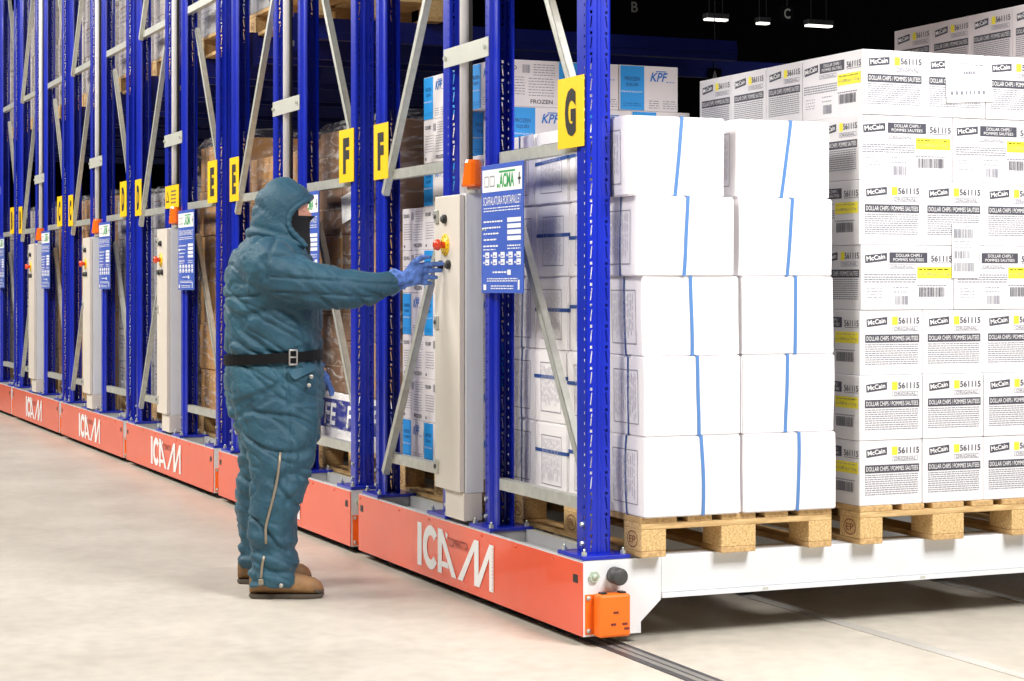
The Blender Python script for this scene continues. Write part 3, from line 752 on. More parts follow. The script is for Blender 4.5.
for L, kd in enumerate(kinds):
    z = ZT+L*(CH+0.0012); dx = rp.uniform(-0.005, 0.005)*(0 if L in (3, 4, 6) else 1); dy = [0, 0, 0.004, 0.006, 0.002, 0.004, 0.012][L]
    if kd == 'n':
        for c in range(3):
            put_printed(XF-CL/2+dx, YF+CW*(c+0.5)+c*0.002+dy, z, True, f'printed carton facing the open aisle, {COLS3[c]} column of the right-hand stack, {LAY7[L]} layer', G1)
        if L < 6:
            put_printed(XF-CL*1.5-0.003, YF+CW*0.5+dy, z, True, f'printed carton just behind the left aisle-facing column of the right-hand stack, {LAY7[L]} layer', G1)
        else:
            for c in range(3):
                for rr in range(2):
                    put_printed(XF-CL-0.003-CW*(c+0.5)-c*0.002, YF+CL*(rr+0.5)+dy, z, False, f'printed carton turned end-on, top layer of the right-hand stack, {["first", "second", "third"][c]} back, {["near", "far"][rr]} side', G1)
    else:
        for c in range(2):
            put_printed(XF-CW/2+dx, YF+CL*(c+0.5)+c*0.002+dy, z, False, f'wide-side printed carton facing the open aisle, {["left", "right"][c]} half of the right-hand stack, {LAY7[L]} layer', G1)
        for c in range(2 if L < 5 else 3):
            put_printed(XF-CW*(c+1.5)-0.003*(c+1), YF+CL*0.5+dy, z, False, f'printed carton turned end-on, {["first", "second", "third"][c]} behind the corner of the right-hand stack, {LAY7[L]} layer', G1)
# paper delivery note taped on the top layer, and a barcode label lower down
mb = MB(); rng = random.Random(9); f = fr_xpos(0, 0, 0)
mb.box(0, 0.0012, 0, 0.215, 0, 0.175, 'white_ink'); fr = (V((0.0012, 0, 0)), V((0, 1, 0)), V((0, 0, 1)), V((1, 0, 0)))
mb.words(fr, 0.07, 0.150, 0.11, 0.004, 'ink_pale', rng); mb.words(fr, 0.14, 0.140, 0.18, 0.004, 'ink_grey', rng); mb.words(fr, 0.01, 0.130, 0.06, 0.003, 'ink_pale', rng)
mb.words(fr, 0.085, 0.108, 0.14, 0.012, 'ink_grey', rng, 0.003, 0.006, 0.012); mb.words(fr, 0.02, 0.03, 0.18, 0.014, 'ink_grey', rng, 0.012, 0.006, 0.014)
o = mb.build('delivery_note', None, (XF+0.0040, 1.530, ZT+6*(CH+0.0012)+0.055)); o.rotation_euler = (0.06, 0.0, 0)
tag(o, 'white paper delivery note stuck on a top-layer printed carton at right', 'paper note')
mb = MB(); mb.box(0, 0.0012, 0, 0.125, 0, 0.212, 'white_ink'); rng = random.Random(19)
mb.barcode(fr, 0.008, 0.155, 0.10, 0.190, 'ink_grey', rng); mb.barcode(fr, 0.008, 0.075, 0.085, 0.105, 'ink_grey', rng); mb.barcode(fr, 0.008, 0.025, 0.105, 0.060, 'ink_grey', rng)
for z in (0.200, 0.140, 0.130, 0.118): mb.words(fr, 0.01, z, 0.09, 0.003, 'ink_pale', rng)
o = mb.build('barcode_label', None, (XF+0.0040, 1.554, ZT+3*(CH+0.0012)+0.122))
tag(o, 'white barcode label stuck over the fourth and fifth layers of printed cartons at right', 'label')
# taller stack on the third pallet, further back
G2 = 'printed cartons on the far pallet'
for L in range(8):
    z = ZT+L*(CH+0.0012)
    if L % 2 == 0:
        for c in range(3):
            put_printed(0.05-CL/2, 2.06+CW*(c+0.5), z, True, f'printed carton of the taller stack behind, {COLS3[c]} column facing the aisle, {LAY7[L] if L < 6 else "seventh"} layer', G2)
        if L >= 6:
            for rr in range(1, 3): put_printed(0.05-CL*(rr+0.5), 2.06+CW*0.5, z, True, f'printed carton of the taller stack behind, side row, {["", "second", "third"][rr]} from the aisle, seventh layer', G2)
    else:
        for c in range(2):
            put_printed(0.05-CW/2, 2.06+CL*(c+0.5), z, False, f'printed carton of the taller stack behind, {["left", "right"][c]} half facing the aisle, {LAY7[L] if L != 7 else "topmost"} layer', G2)
        if L >= 5:
            for rr in range(1, 4): put_printed(0.05-CW*(rr+0.5), 2.06+CL*0.5, z, False, f'printed carton of the taller stack behind, side row, {["", "second", "third", "fourth"][rr]} from the aisle, {"topmost" if L == 7 else "sixth"} layer', G2)

# ------------------------------------------------------------------ blue and white seafood cartons
QW, QH = 0.290, 0.1995
def squid_a(mb, fr, rng):
    W, H = QW, QH
    mb.rect(fr, 0.004, 0.003, W*0.42, H-0.003, 'squid_blue')
    mb.text(fr, 'FROZEN', W*0.09, H*0.66, W*0.25, 0.017, 'squid_navy', 0.01); mb.text(fr, 'SQUID', W*0.11, H*0.53, W*0.21, 0.016, 'squid_navy', 0.01)
    mb.text(fr, 'PREMIUM QUALITY', W*0.03, H*0.395, W*0.36, 0.008, 'white_ink', 0.0); mb.words(fr, W*0.06, H*0.15, W*0.36, 0.004, 'logo_blue', rng); mb.words(fr, W*0.06, H*0.10, W*0.36, 0.004, 'logo_blue', rng)
    mb.text(fr, 'KPF', W*0.52, H*0.66, W*0.30, 0.040, 'logo_blue', 0.02, 0.3); mb.rect(fr, W*0.62, H*0.875, W*0.80, H*0.895, 'logo_blue'); mb.words(fr, W*0.80, H*0.645, W*0.93, 0.004, 'logo_blue', rng)
    for z in (0.22, 0.17, 0.12, 0.07): mb.words(fr, W*0.50, H*z, W*0.68, 0.003, 'ink_grey', rng); mb.words(fr, W*0.74, H*z, W*0.97, 0.003, 'ink_grey', rng)
def squid_b(mb, fr, rng):
    W, H = QW, QH
    mb.text(fr, 'SQUID', W*0.07, H*0.77, W*0.26, 0.020, 'ink_dark', 0.015); mb.barcode(fr, W*0.42, H*0.72, W*0.55, H*0.90, 'ink_grey', rng)
    for i in range(5): mb.words(fr, W*0.60, H*0.90-i*0.011, W*0.95, 0.003, 'ink_grey', rng, 0.004, 0.006, 0.02)
    for i in range(7): mb.words(fr, W*0.08, H*0.62-i*0.012, W*0.46, 0.003, 'ink_grey', rng, 0.004, 0.006, 0.02); mb.words(fr, W*0.52, H*0.60-i*0.012, W*0.93, 0.003, 'ink_grey', rng, 0.004, 0.006, 0.02)
    mb.text(fr, 'FROZEN', W*0.55, H*0.07, W*0.36, 0.018, 'ink_dark', 0.015); mb.rect(fr, W*0.08, H*0.07, W*0.13, H*0.13, 'ink_dark')
def squid_mesh(seed):
    mb = MB(); rng = random.Random(seed); mb.box(-QW/2, QW/2, -QW/2, QW/2, 0, QH, 'carton_pink', 0.003)
    squid_a(mb, fr_xpos(QW/2, -QW/2, 0), rng); squid_a(mb, fr_xneg(-QW/2, QW/2, 0), rng)
    squid_b(mb, fr_yneg(-QW/2, -QW/2, 0), rng); squid_b(mb, fr_ypos(QW/2, QW/2, 0), rng)
    return mb.mesh('seafood_carton')
SQ = [squid_mesh(1), squid_mesh(2)]
rs = random.Random(21)
NSQ = 9
ROWN = ['bottom', 'second', 'third', 'fourth', 'fifth', 'sixth', 'seventh', 'eighth', 'top']
for L in range(NSQ):
    z = ZT+L*(QH+0.0008)
    for i in range(4 if L < 6 else 3):       # back from the spine side
        for j in range(3):   # deep into the rack
            if not (j == 0 or (i == 0 and L >= 5) or L == NSQ-1): continue
            rz = PI/2*rs.choice((0, 1, 2, 3))
            if L == NSQ-1 and i == 0: rz = 0.0 if j else PI/2
            if L == NSQ-1 and j == 0 and i: rz = -PI/2
            if L == NSQ-2 and i == 0: rz = 0.0
            if L == NSQ-2 and j == 0 and i == 2: rz = 0.0
            if L in (6, 5, 3, 1) and j == 0 and i == 2: rz = -PI/2 if L in (6, 3) else 0.0
            sh = 0.06 if L == NSQ-2 else 0.0
            o = link('seafood_carton', rs.choice(SQ), None, (-1.335-0.146-0.2915*i, 0.222+0.146+0.2915*j+(sh if i == 0 else 0), z), rz+rs.uniform(-0.012, 0.012))
            tag(o, f'blue and white seafood carton, {ROWN[L]} layer, {["near", "second", "third", "far"][i]} column and {["front", "second", "third"][j]} row from the walking aisle', 'carton', 'blue and white seafood cartons')

# ------------------------------------------------------------------ film-wrapped pallet loads
def wrapped_load(x, y, z, cols, layers, mat, label, bottom=None, note=False, upper=False, depth=2, film=True, seed=0, wide=1.16):
    """x is the end nearest the camera, the load runs to -X; y its walking-aisle side"""
    rng = random.Random(seed); r = empty('wrapped_load', (x, y, z))
    cw = wide/cols; ch = layers[1]; n = layers[0]; cd = 0.8/depth
    for L in range(n):
        for c in range(cols):
            for d in range(depth):
                if d > 0 and c > 0 and L < n-1: continue
                mb = MB(); m = mat if not (bottom and L == 0) else 'carton_white'
                if rng.random() < 0.25 and mat in ('carton_tan', 'carton_brown'): m = 'carton_tan' if L % 2 else m
                j = rng.uniform(-0.006, 0.006)
                mb.box(-cw*(c+1)+0.003, -cw*c-0.003, cd*d+0.003+j, cd*(d+1)-0.003+j, ch*L, ch*(L+1)-0.002, m, 0.005)
                f = fr_yneg(-cw*(c+1), 0.003+j, ch*L)
                if d == 0:
                    if m == 'carton_white':
                        mb.rect(f, 0.006, ch*0.30, cw-0.006, ch*0.86, 'band_navy'); mb.text(f, 'FE', cw*0.18, ch*0.36, cw*0.55, ch*0.42, 'white_ink', 0.02, 0.2)
                    elif mat in ('carton_pale', 'carton_grey'):
                        for q in range(4): mb.words(f, cw*0.15, ch*(0.75-q*0.12), cw*0.8, 0.008, 'ink_grey' if q else 'ink_maroon', rng, 0.01, 0.02, 0.06)
                    else: mb.rect(f, 0.01, ch*0.5-0.002, cw-0.01, ch*0.5+0.002, 'carton_seam')
                mb.build('carton', r)
    H = ch*n
    if note:
        mb = MB(); mb.box(0, 0.20, -0.002, 0, 0, 0.14, 'white_ink', M=Matrix.Translation((-wide*0.62, -0.012, H*0.70)) @ Matrix.Rotation(-0.15, 4, 'Y')); mb.build('paper_label', r)
    if film:
        mb = MB(); n1 = 26; rings = []
        for iz, zz in enumerate([0.0, 0.12, 0.25, 0.38, 0.5, 0.62, 0.75, 0.88, 0.97, 1.0, 1.03]):
            ring = []
            for (px, py, qx, qy) in ((0.012, -0.012, 0.012, 0.812), (0.012, 0.812, -wide-0.012, 0.812), (-wide-0.012, 0.812, -wide-0.012, -0.012), (-wide-0.012, -0.012, 0.012, -0.012)):
                for t in range(8):
                    u = t/8; p = V((px+(qx-px)*u, py+(qy-py)*u, H*zz+0.002)); nn = noise.noise(p*3.1+V((seed*3.3, 0, 0)))
                    k = 0.010*nn if zz <= 1 else -0.0
                    if zz > 1: p = V((-wide/2+(p.x+wide/2)*0.93, 0.4+(p.y-0.4)*0.9, p.z+0.02*nn))
                    ring.append(p+V((k if px == qx and px > 0 else -k if px == qx else 0, k if py == qy and py > 0 else -abs(k) if py == qy else 0, 0)))
            rings.append(ring)
        mb.loft(rings, 'stretch_film', cap=False); mb.build('stretch_film', r)
    return tag(r, label, 'wrapped load', 'film-wrapped pallet loads')
def lw(k, left): return -PITCH*k+(-1.345 if left else 0.03)
# lower level: pallets on the carriage beams
LOW = [
    (1, 0, 3, (6, 0.275), 'carton_brown', 'brown film-wrapped pallet load left of the letter F plates, navy-banded cartons at its foot', dict(bottom=True, note=True)),
    (1, 1, 3, (6, 0.265), 'carton_tan', 'tan film-wrapped cartons seen above and behind the hooded person', dict()),
    (2, 0, 3, (6, 0.29), 'carton_tan', 'crinkled film-wrapped load just left of the person, on the third base', dict()),
    (2, 1, 4, (6, 0.25), 'carton_grey', 'grey printed cartons in film on the left half of the third base', dict()),
    (3, 0, 4, (6, 0.25), 'carton_grey', 'grey printed cartons in film on the right half of the fourth base', dict()),
    (3, 1, 3, (6, 0.26), 'carton_tan', 'tan film-wrapped cartons on the left half of the fourth base', dict()),
    (4, 0, 3, (6, 0.26), 'carton_tan', 'tan film-wrapped cartons on the right half of the fifth base', dict()),
    (4, 1, 3, (6, 0.26), 'carton_pale', 'pale film-wrapped cartons on the left half of the fifth base', dict()),
    (5, 0, 3, (6, 0.26), 'carton_pale', 'pale film-wrapped cartons on the right half of the sixth base', dict()),
    (5, 1, 3, (6, 0.26), 'carton_pale', 'pale film-wrapped cartons on the left half of the sixth base', dict()),
]
for i, (k, left, cols, lay, mat, lab, kw) in enumerate(LOW):
    x = lw(k, left)
    wrapped_load(x, 0.20, ZT, cols, lay, mat, lab, seed=i+1, **kw)
    pallet(x+0.01, 0.20, ZP, f'wooden pallet under the {["right", "left"][left]} load on the {ORD[k]} base')
ZU = 2.781
UP = [(1, 1, 'carton_grey'), (2, 0, 'carton_grey'), (2, 1, 'carton_pale'), (3, 0, 'carton_pale'), (3, 1, 'carton_pale'), (4, 0, 'carton_pale'), (4, 1, 'carton_pale'), (5, 0, 'carton_pale'), (5, 1, 'carton_pale')]
for i, (k, left, mat) in enumerate(UP):
    x = lw(k, left)
    wrapped_load(x, 0.20, ZU+0.1445, 3, (4, 0.30), mat, f'film-wrapped load on the upper level, {["right", "left"][left]} half of the {ORD[k]} base', seed=40+i)
    pallet(x+0.01, 0.20, ZU, f'wooden pallet on the upper beams, {["right", "left"][left]} half of the {ORD[k]} base')

for i, (left, y) in enumerate(((0, 0.20), (0, 1.13), (0, 2.06), (1, 0.20), (1, 1.13), (1, 2.06))):  # unseen loads added above the nearest base to shade the racks behind
    x = lw(0, left)
    up = RAISE*left; wrapped_load(x, y, ZU+0.1445+up, 3, (4, 0.30), 'carton_pale', f'unseen film-wrapped load added for shade above the nearest base, {["right", "left"][left]} half, {["first", "second", "third"][i % 3]} from the walkway', seed=70+i)
    pallet(x+0.01, y, ZU+up, f'unseen added wooden pallet above the nearest base, {["right", "left"][left]} half, {["first", "second", "third"][i % 3]} from the walkway')
for y in (1.12, 2.09): floor_rail(y, f'pale steel floor rail {"nearer to" if y < 2 else "farther from"} the walking aisle, crossing the shade under the white beam', False)

# ------------------------------------------------------------------ the person in the padded coverall
PC0 = V((-1.66, -0.63, 0.0)); PF = V((0.3925, 0.9197, 0)); PR = V((0.9197, -0.3925, 0))   # forward, and the person's right
def L3(a, r, z): return V((a, r, z))       # local: forward, right, up
PM = Matrix(((PF.x, PR.x, 0, PC0.x), (PF.y, PR.y, 0, PC0.y), (0, 0, 1, 0), (0, 0, 0, 1)))
# local (a, r, z) is left-handed against (x, y, z): faces are flipped when meshes are made
def ell(c, da, dr, n=24, pw=2.4, tilt=0.0):
    out = []
    for k in range(n):
        t = 2*PI*k/n; ct, st = math.cos(t), math.sin(t)
        x = math.copysign(abs(ct)**(2/pw), ct)*da; y = math.copysign(abs(st)**(2/pw), st)*dr
        out.append(V((c[0]+x, c[1]+y, c[2]+x*tilt)))
    return out
def fused(name, mb, voxel, smooth_it=6, mats=None):
    """one continuous skin over overlapping closed forms"""
    me = mb.mesh(name+'_forms'); o = bpy.data.objects.new(name+'_forms', me); COL.objects.link(o)
    bm = bmesh.new(); bm.from_mesh(me); bmesh.ops.recalc_face_normals(bm, faces=bm.faces[:]); bm.to_mesh(me); bm.free()
    m = o.modifiers.new('r', 'REMESH'); m.mode = 'VOXEL'; m.voxel_size = voxel
    s = o.modifiers.new('s', 'SMOOTH'); s.factor = 0.5; s.iterations = smooth_it
    dg = bpy.context.evaluated_depsgraph_get(); dg.update()
    out = bpy.data.meshes.new_from_object(o.evaluated_get(dg)); out.name = name
    bpy.data.objects.remove(o); bpy.data.meshes.remove(me)
    return out
def place(me, smooth=True):
    """local (a, r, z) -> world-aligned about the person's root"""
    R = Matrix(((PF.x, PR.x, 0, 0), (PF.y, PR.y, 0, 0), (0, 0, 1, 0), (0, 0, 0, 1)))
    bm = bmesh.new(); bm.from_mesh(me)
    for v in bm.verts: v.co = R @ v.co
    bmesh.ops.recalc_face_normals(bm, faces=bm.faces[:]); 
    for f in bm.faces: f.smooth = smooth
    bm.to_mesh(me); bm.free(); return me

TORSO = [ # z, back, front, half width
    (1.525, -0.115, 0.060, 0.085), (1.494, -0.145, 0.085, 0.135), (1.440, -0.198, 0.118, 0.205), (1.36, -0.231, 0.150, 0.235), (1.253, -0.244, 0.166, 0.240),
    (1.126, -0.238, 0.175, 0.232), (1.045, -0.230, 0.170, 0.222), (0.992, -0.222, 0.164, 0.214), (0.93, -0.236, 0.188, 0.226), (0.83, -0.231, 0.190, 0.232), (0.75, -0.222, 0.182, 0.230), (0.69, -0.195, 0.160, 0.215), (0.655, -0.16, 0.12, 0.18)]
LEG_R = [(0.80, 0.005, 0.170, 0.118, 0.112), (0.70, 0.018, 0.172, 0.130, 0.112), (0.652, 0.018, 0.165, 0.135, 0.114), (0.569, 0.019, 0.138, 0.150, 0.112), (0.486, 0.014, 0.124, 0.160, 0.108), (0.403, 0.000, 0.113, 0.168, 0.106),
         (0.30, -0.012, 0.100, 0.172, 0.102), (0.216, -0.006, 0.101, 0.175, 0.104), (0.15, -0.002, 0.108, 0.177, 0.106), (0.10, -0.006, 0.105, 0.177, 0.102), (0.05, -0.016, 0.098, 0.177, 0.095)]
LEG_L = [(0.80, -0.015, 0.165, -0.118, 0.112), (0.70, -0.040, 0.165, -0.135, 0.112), (0.60, -0.075, 0.135, -0.160, 0.112), (0.486, -0.095, 0.118, -0.185, 0.108), (0.403, -0.105, 0.112, -0.200, 0.104),
         (0.30, -0.112, 0.102, -0.210, 0.100), (0.20, -0.112, 0.104, -0.216, 0.102), (0.13, -0.104, 0.106, -0.218, 0.102), (0.065, -0.104, 0.098, -0.218, 0.095)]
ARM_R = [((-0.060, 0.165, 1.395), 0.115, 0.125), ((-0.02, 0.205, 1.355), 0.122, 0.135), ((0.05, 0.228, 1.318), 0.105, 0.118), ((0.12, 0.232, 1.300), 0.098, 0.112), ((0.20, 0.222, 1.288), 0.090, 0.102), ((0.27, 0.205, 1.280), 0.082, 0.090),
         ((0.34, 0.178, 1.278), 0.076, 0.079), ((0.41, 0.148, 1.284), 0.067, 0.067), ((0.45, 0.130, 1.295), 0.060, 0.058), ((0.486, 0.114, 1.305), 0.054, 0.051), ((0.496, 0.110, 1.308), 0.045, 0.043)]
ARM_L = [((-0.05, -0.165, 1.395), 0.112, 0.12), ((-0.03, -0.215, 1.34), 0.115, 0.11), ((-0.02, -0.235, 1.22), 0.098, 0.098), ((0.00, -0.235, 1.10), 0.085, 0.085), ((0.05, -0.215, 1.02), 0.075, 0.075), ((0.10, -0.180, 0.965), 0.062, 0.062), ((0.135, -0.155, 0.935), 0.052, 0.05)]
def body_forms(sc):
    mb = MB()
    mb.loft([ell(((b+f)/2, 0, z), (f-b)/2*sc, w*sc) for z, b, f, w in TORSO], 'coverall_cloth')
    for leg in (LEG_R, LEG_L): mb.loft([ell((a, r, z), da*sc, dr*sc, pw=2.1) for z, a, da, r, dr in leg], 'coverall_cloth')
    for arm in (ARM_R, ARM_L): mb.tube([p for p, _, _ in arm], [(h*sc, v*sc) for _, h, v in arm], 'coverall_cloth', 20)
    return mb

# --- body: head with a face, neck, trunk and limbs as one skin, mostly under the clothes
HEADP = [ # z, back, front, half width
    (1.45, -0.05, 0.055, 0.060), (1.50, -0.055, 0.060, 0.060), (1.535, -0.068, 0.085, 0.064), (1.555, -0.078, 0.108, 0.066), (1.575, -0.085, 0.112, 0.069), (1.595, -0.088, 0.110, 0.072),
    (1.615, -0.090, 0.106, 0.074), (1.640, -0.091, 0.112, 0.075), (1.668, -0.088, 0.112, 0.074), (1.70, -0.075, 0.096, 0.066), (1.722, -0.045, 0.062, 0.046), (1.732, -0.01, 0.03, 0.020)]
def head_forms(grow=0.0, nose=True, mat='skin'):
    mb = MB(); mb.loft([ell(((b+f)/2, 0, z), (f-b)/2+grow, w+grow, pw=2.15) for z, b, f, w in HEADP], mat)
    if nose:
        mb.tube([(0.100, 0, 1.622), (0.114, 0, 1.603), (0.124, 0, 1.586), (0.112, 0, 1.577)], [0.010+grow, 0.012+grow, 0.015+grow, 0.012+grow], mat, 10)
        mb.tube([(0.100, -0.020, 1.560), (0.108, 0, 1.558), (0.100, 0.020, 1.560)], 0.009+grow, mat, 8)
        mb.tube([(0.095, -0.045, 1.634), (0.110, 0, 1.638), (0.095, 0.045, 1.634)], 0.010+grow, mat, 8)
        for s in (-1, 1): mb.tube([(0.0, s*0.070, 1.585), (-0.012, s*0.080, 1.605), (-0.008, s*0.079, 1.63)], [0.010+grow, 0.013+grow, 0.010+grow], mat, 8)
    return mb
YAW = math.radians(-7)
def turn(me):
    """the head turns slightly away from the camera, towards the cabinet"""
    Rz = Matrix.Rotation(YAW, 4, 'Z')
    for v in me.vertices:
        if v.co.z > 1.40:
            k = min(1, (v.co.z-1.40)/0.12); w = Matrix.Rotation(YAW*k, 4, 'Z') @ v.co; v.co = w
    return me
mb = body_forms(0.52)
for i in range(len(mb.m)): mb.m[i] = 0
mb.mats = ['skin']; hd = head_forms(); 
o0 = len(mb.v); mb.v += hd.v; mb.f += [tuple(o0+k for k in f) for f in hd.f]; mb.m += [0]*len(hd.f); mb.sm += hd.sm
for s, (a, r, z) in ((1, (0.535, 0.100, 1.318)), (-1, (0.15, -0.145, 0.925))): mb.tube([(a-0.06, r+0.01*s, z-0.006*s), (a, r, z), (a+0.03, r, z)], [0.020, 0.020, 0.016], 'skin', 12)
bme = turn(fused('person', mb, 0.009, 3))
bm = bmesh.new(); bm.from_mesh(bme)
for s in (-1, 1):      # eyes
    for rad, off, mi in ((0.0125, 0.0, 1), (0.0070, 0.0070, 2)):
        mt = Matrix.Rotation(YAW, 4, 'Z') @ Matrix.Translation((0.092+off, s*0.031, 1.612))
        g = bmesh.ops.create_uvsphere(bm, u_segments=12, v_segments=8, radius=rad, matrix=mt)
        for v in g['verts']:
            for f in v.link_faces: f.material_index = mi
bm.to_mesh(bme); bm.free()
bme.materials.clear()
for m_ in ('skin', 'eye_white', 'eye_dark'): bme.materials.append(MATS[m_])
PER = link('person', place(bme), None, PC0); PER.location = PC0
tag(PER, 'person in hooded teal padded coverall and black belt pressing a button on the cabinet', 'person')

# --- balaclava: the head form grown a little, open at the eyes
hm = head_forms(0.007, True, 'balaclava')
hm.loft([ell((a, 0, z), da, dr, pw=2.2) for z, a, da, dr in ((1.56, 0.010, 0.115, 0.076), (1.52, 0.012, 0.112, 0.080), (1.48, 0.012, 0.115, 0.090), (1.43, 0.014, 0.112, 0.105), (1.40, 0.014, 0.09, 0.09))], 'balaclava')
me = turn(fused('balaclava', hm, 0.006, 3)); bm = bmesh.new(); bm.from_mesh(me)
Ri = Matrix.Rotation(-YAW, 4, 'Z')
dl = [f for f in bm.faces if (lambda c: c.x > 0.062 and abs(c.y) < 0.064 and 1.588 < c.z < 1.640)(Ri @ f.calc_center_median())]
bmesh.ops.delete(bm, geom=dl, context='FACES'); bm.to_mesh(me); bm.free()
me.materials.clear(); me.materials.append(MATS['balaclava']); link('balaclava', place(me), PER)['label'] = 'black knitted balaclava covering nose and mouth'

# --- coverall
me = fused('coverall', body_forms(1.0), 0.0062, 6)
def seam(d, w=0.007): return math.exp(-(d/w)**2)
def sstep(a, b, x):
    t = max(0, min(1, (x-a)/(b-a))); return t*t*(3-2*t)
def puff(p):
    a, r, z = p
    d = 0.0
    n1 = noise.noise(V((a*6, r*6, z*7))); n2 = noise.noise(V((a*15+7, r*15, z*15)))
    arm_r = sstep(0.13, 0.2, r)*sstep(1.15, 1.2, z)*sstep(-0.06, 0.02, a) if a < 0.2 else 1.0 if z > 1.15 else 0.0
    leg = sstep(0.72, 0.62, z)
    tor = 1-max(arm_r, leg)
    # soft folds
    d += 0.007*n1+0.005*n2
    for q_, (fa, fz, am, ofs) in enumerate(((4.2, 6.5, 0.016, 3), (7, 11, 0.007, 11), (13, 17, 0.0022, 23))):
        w_ = noise.noise(V((a*3+ofs, r*3, z*3)))*0.5
        rid = 1-abs(noise.noise(V(((a-0.6*z)*fa*0.55+ofs, r*fa*0.7, (z+0.45*a)*fz+w_))))*3.4
        d += -am*max(0, rid-0.6)/0.4*(0.7 if arm_r > 0.5 else 1.0)
    if arm_r > 0:
        # two long seams and short gathers on the sleeve
        cz = 1.30-0.06*(a-0.1)
        ph = z-cz
        d += arm_r*(-0.010*seam(ph-0.022, 0.006)-0.010*seam(ph+0.040, 0.006))
        q = math.sin((a*1.0+ph*0.5)*2*PI/0.085+2*n1)
        d += arm_r*0.0035*q*sstep(0.0, 0.12, a)*(0.6+n1)
        d += arm_r*-0.012*seam(a+0.02-0.2*(z-1.36), 0.010)*sstep(1.2, 1.3, z)
    if tor > 0:
        d += tor*-0.011*seam(z-1.245-0.01*n1, 0.006)
        for off in (-0.22, -0.10, 0.02, 0.14, 0.26): d += tor*-0.007*seam((z-1.05)+0.75*(a+off)+0.02*n1, 0.010)*sstep(1.40, 1.30, z)
        d += tor*0.010*seam(z-1.035, 0.035)*(0.6+0.8*noise.noise(V((a*22, r*22, 2))))     # blouson above the belt
        d += tor*-0.006*seam(z-0.99, 0.03)
        d += tor*-0.009*seam(a-0.055+0.05*(z-0.9), 0.006)*sstep(0.97, 0.95, z)*(1 if r > 0 else 0)   # side seam
        d += tor*-0.010*seam((z-0.80)-0.55*(a+0.06), 0.014)*sstep(0.97, 0.9, z)*sstep(0.06, 0.0, a)
        d += tor*-0.010*seam((z-0.86)-0.75*(a+0.02), 0.012)*sstep(0.97, 0.9, z)*sstep(0.05, -0.02, a)
    if leg > 0:
        w = math.sin((z+0.28*a*(1 if r > 0 else -1)+0.02*n1)*2*PI/(0.075))
        d += leg*(0.0060*w*(0.4+0.8*sstep(0.35, 0.15, z))*(0.55+0.9*n1)+0.004*n2)
        d += leg*-0.008*seam(a-0.055-0.12*(z-0.5), 0.006)*sstep(0.45, 0.5, z)*(1 if r > 0 else 0)
        if abs(z-0.215) < 0.1: d += -0.014*seam(z-0.205-0.02*n1-0.08*a, 0.016)
        if abs(z-0.115) < 0.1: d += -0.010*seam(z-0.115-0.015*n1+0.05*a, 0.012)
    return max(d, -0.016 if arm_r < 0.5 else -0.011)
nrm = [v.normal.copy() for v in me.vertices]
for v, n_ in zip(me.vertices, nrm):
    co_ = v.co.copy(); v.co = co_+n_*puff(co_)
me.materials.clear(); me.materials.append(MATS['coverall_cloth'])
COVER = link('coverall', place(me), PER); COVER['label'] = 'teal quilted freezer coverall'
# zips on the right leg, pocket flap, snaps
def surf(a, z, leg=True, lift=0.004):
    """point on the right-hand side of the coverall at (a, z)"""
    best = None
    for v in COVER_V:
        if abs(v[0]-a) < 0.012 and abs(v[2]-z) < 0.012 and (best is None or v[1] > best): best = v[1]
    return V((a, (best if best is not None else 0.25)+lift, z))
inv = Matrix(((PF.x, PF.y, 0, 0), (PR.x, PR.y, 0, 0), (0, 0, 1, 0), (0, 0, 0, 1)))
COVER_V = [tuple(inv @ v.co) for v in COVER.data.vertices]
def zipline(pts, name):
    P = []
    for (a0, z0), (a1, z1) in zip(pts[:-1], pts[1:]):
        n = max(2, int(math.hypot(a1-a0, z1-z0)/0.03))
        for i in range(n): P.append((a0+(a1-a0)*i/n, z0+(z1-z0)*i/n))
    P.append(pts[-1]); mbz = MB(); path = [surf(a, z, lift=0.002) for a, z in P]
    for i in range(1, len(path)-1): path[i] = (path[i-1]+path[i]*2+path[i+1])/4
    mbz.tube(path, 0.0055, 'zip_metal', 8)
    me_ = mbz.mesh(name); return me_
z1 = zipline([(0.030, 0.607), (0.022, 0.52), (0.005, 0.43), (-0.018, 0.345), (-0.030, 0.30), (-0.026, 0.235)], 'zip')
zo = link('zip', place(z1), COVER); zo['label'] = 'brass zip running down the right leg'
z2 = zipline([(-0.034, 0.185), (-0.045, 0.14), (-0.046, 0.095)], 'zip'); link('zip', place(z2), COVER)['label'] = 'short zip at the right ankle'
mbp = MB(); p = surf(-0.046, 0.092, lift=0.008); mbp.box(p.x-0.010, p.x+0.010, p.y-0.004, p.y+0.004, p.z-0.022, p.z, 'zip_metal', 0.002); link('zip_pull', place(mbp.mesh('zip_pull')), COVER)
mbp = MB(); top = []; bot = []
for i in range(9):
    a = 0.062+i*0.0125; top.append(surf(a, 0.945+0.002*i, lift=0.006)); bot.append(surf(a, 0.893+0.006*i if i > 1 else 0.935-0.02*i, lift=0.020))
for i in range(8):
    mbp.add([top[i], top[i+1], bot[i+1], bot[i]], [(0, 1, 2, 3)], 'coverall_cloth', True)
    mbp.add([t-V((0, 0.006, 0)) for t in (top[i], top[i+1], bot[i+1], bot[i])], [(3, 2, 1, 0)], 'coverall_cloth', True)
    mbp.add([bot[i], bot[i+1], bot[i+1]-V((0, 0.006, 0)), bot[i]-V((0, 0.006, 0))], [(0, 1, 2, 3)], 'coverall_cloth')
link('pocket_flap', place(mbp.mesh('pocket_flap')), COVER)
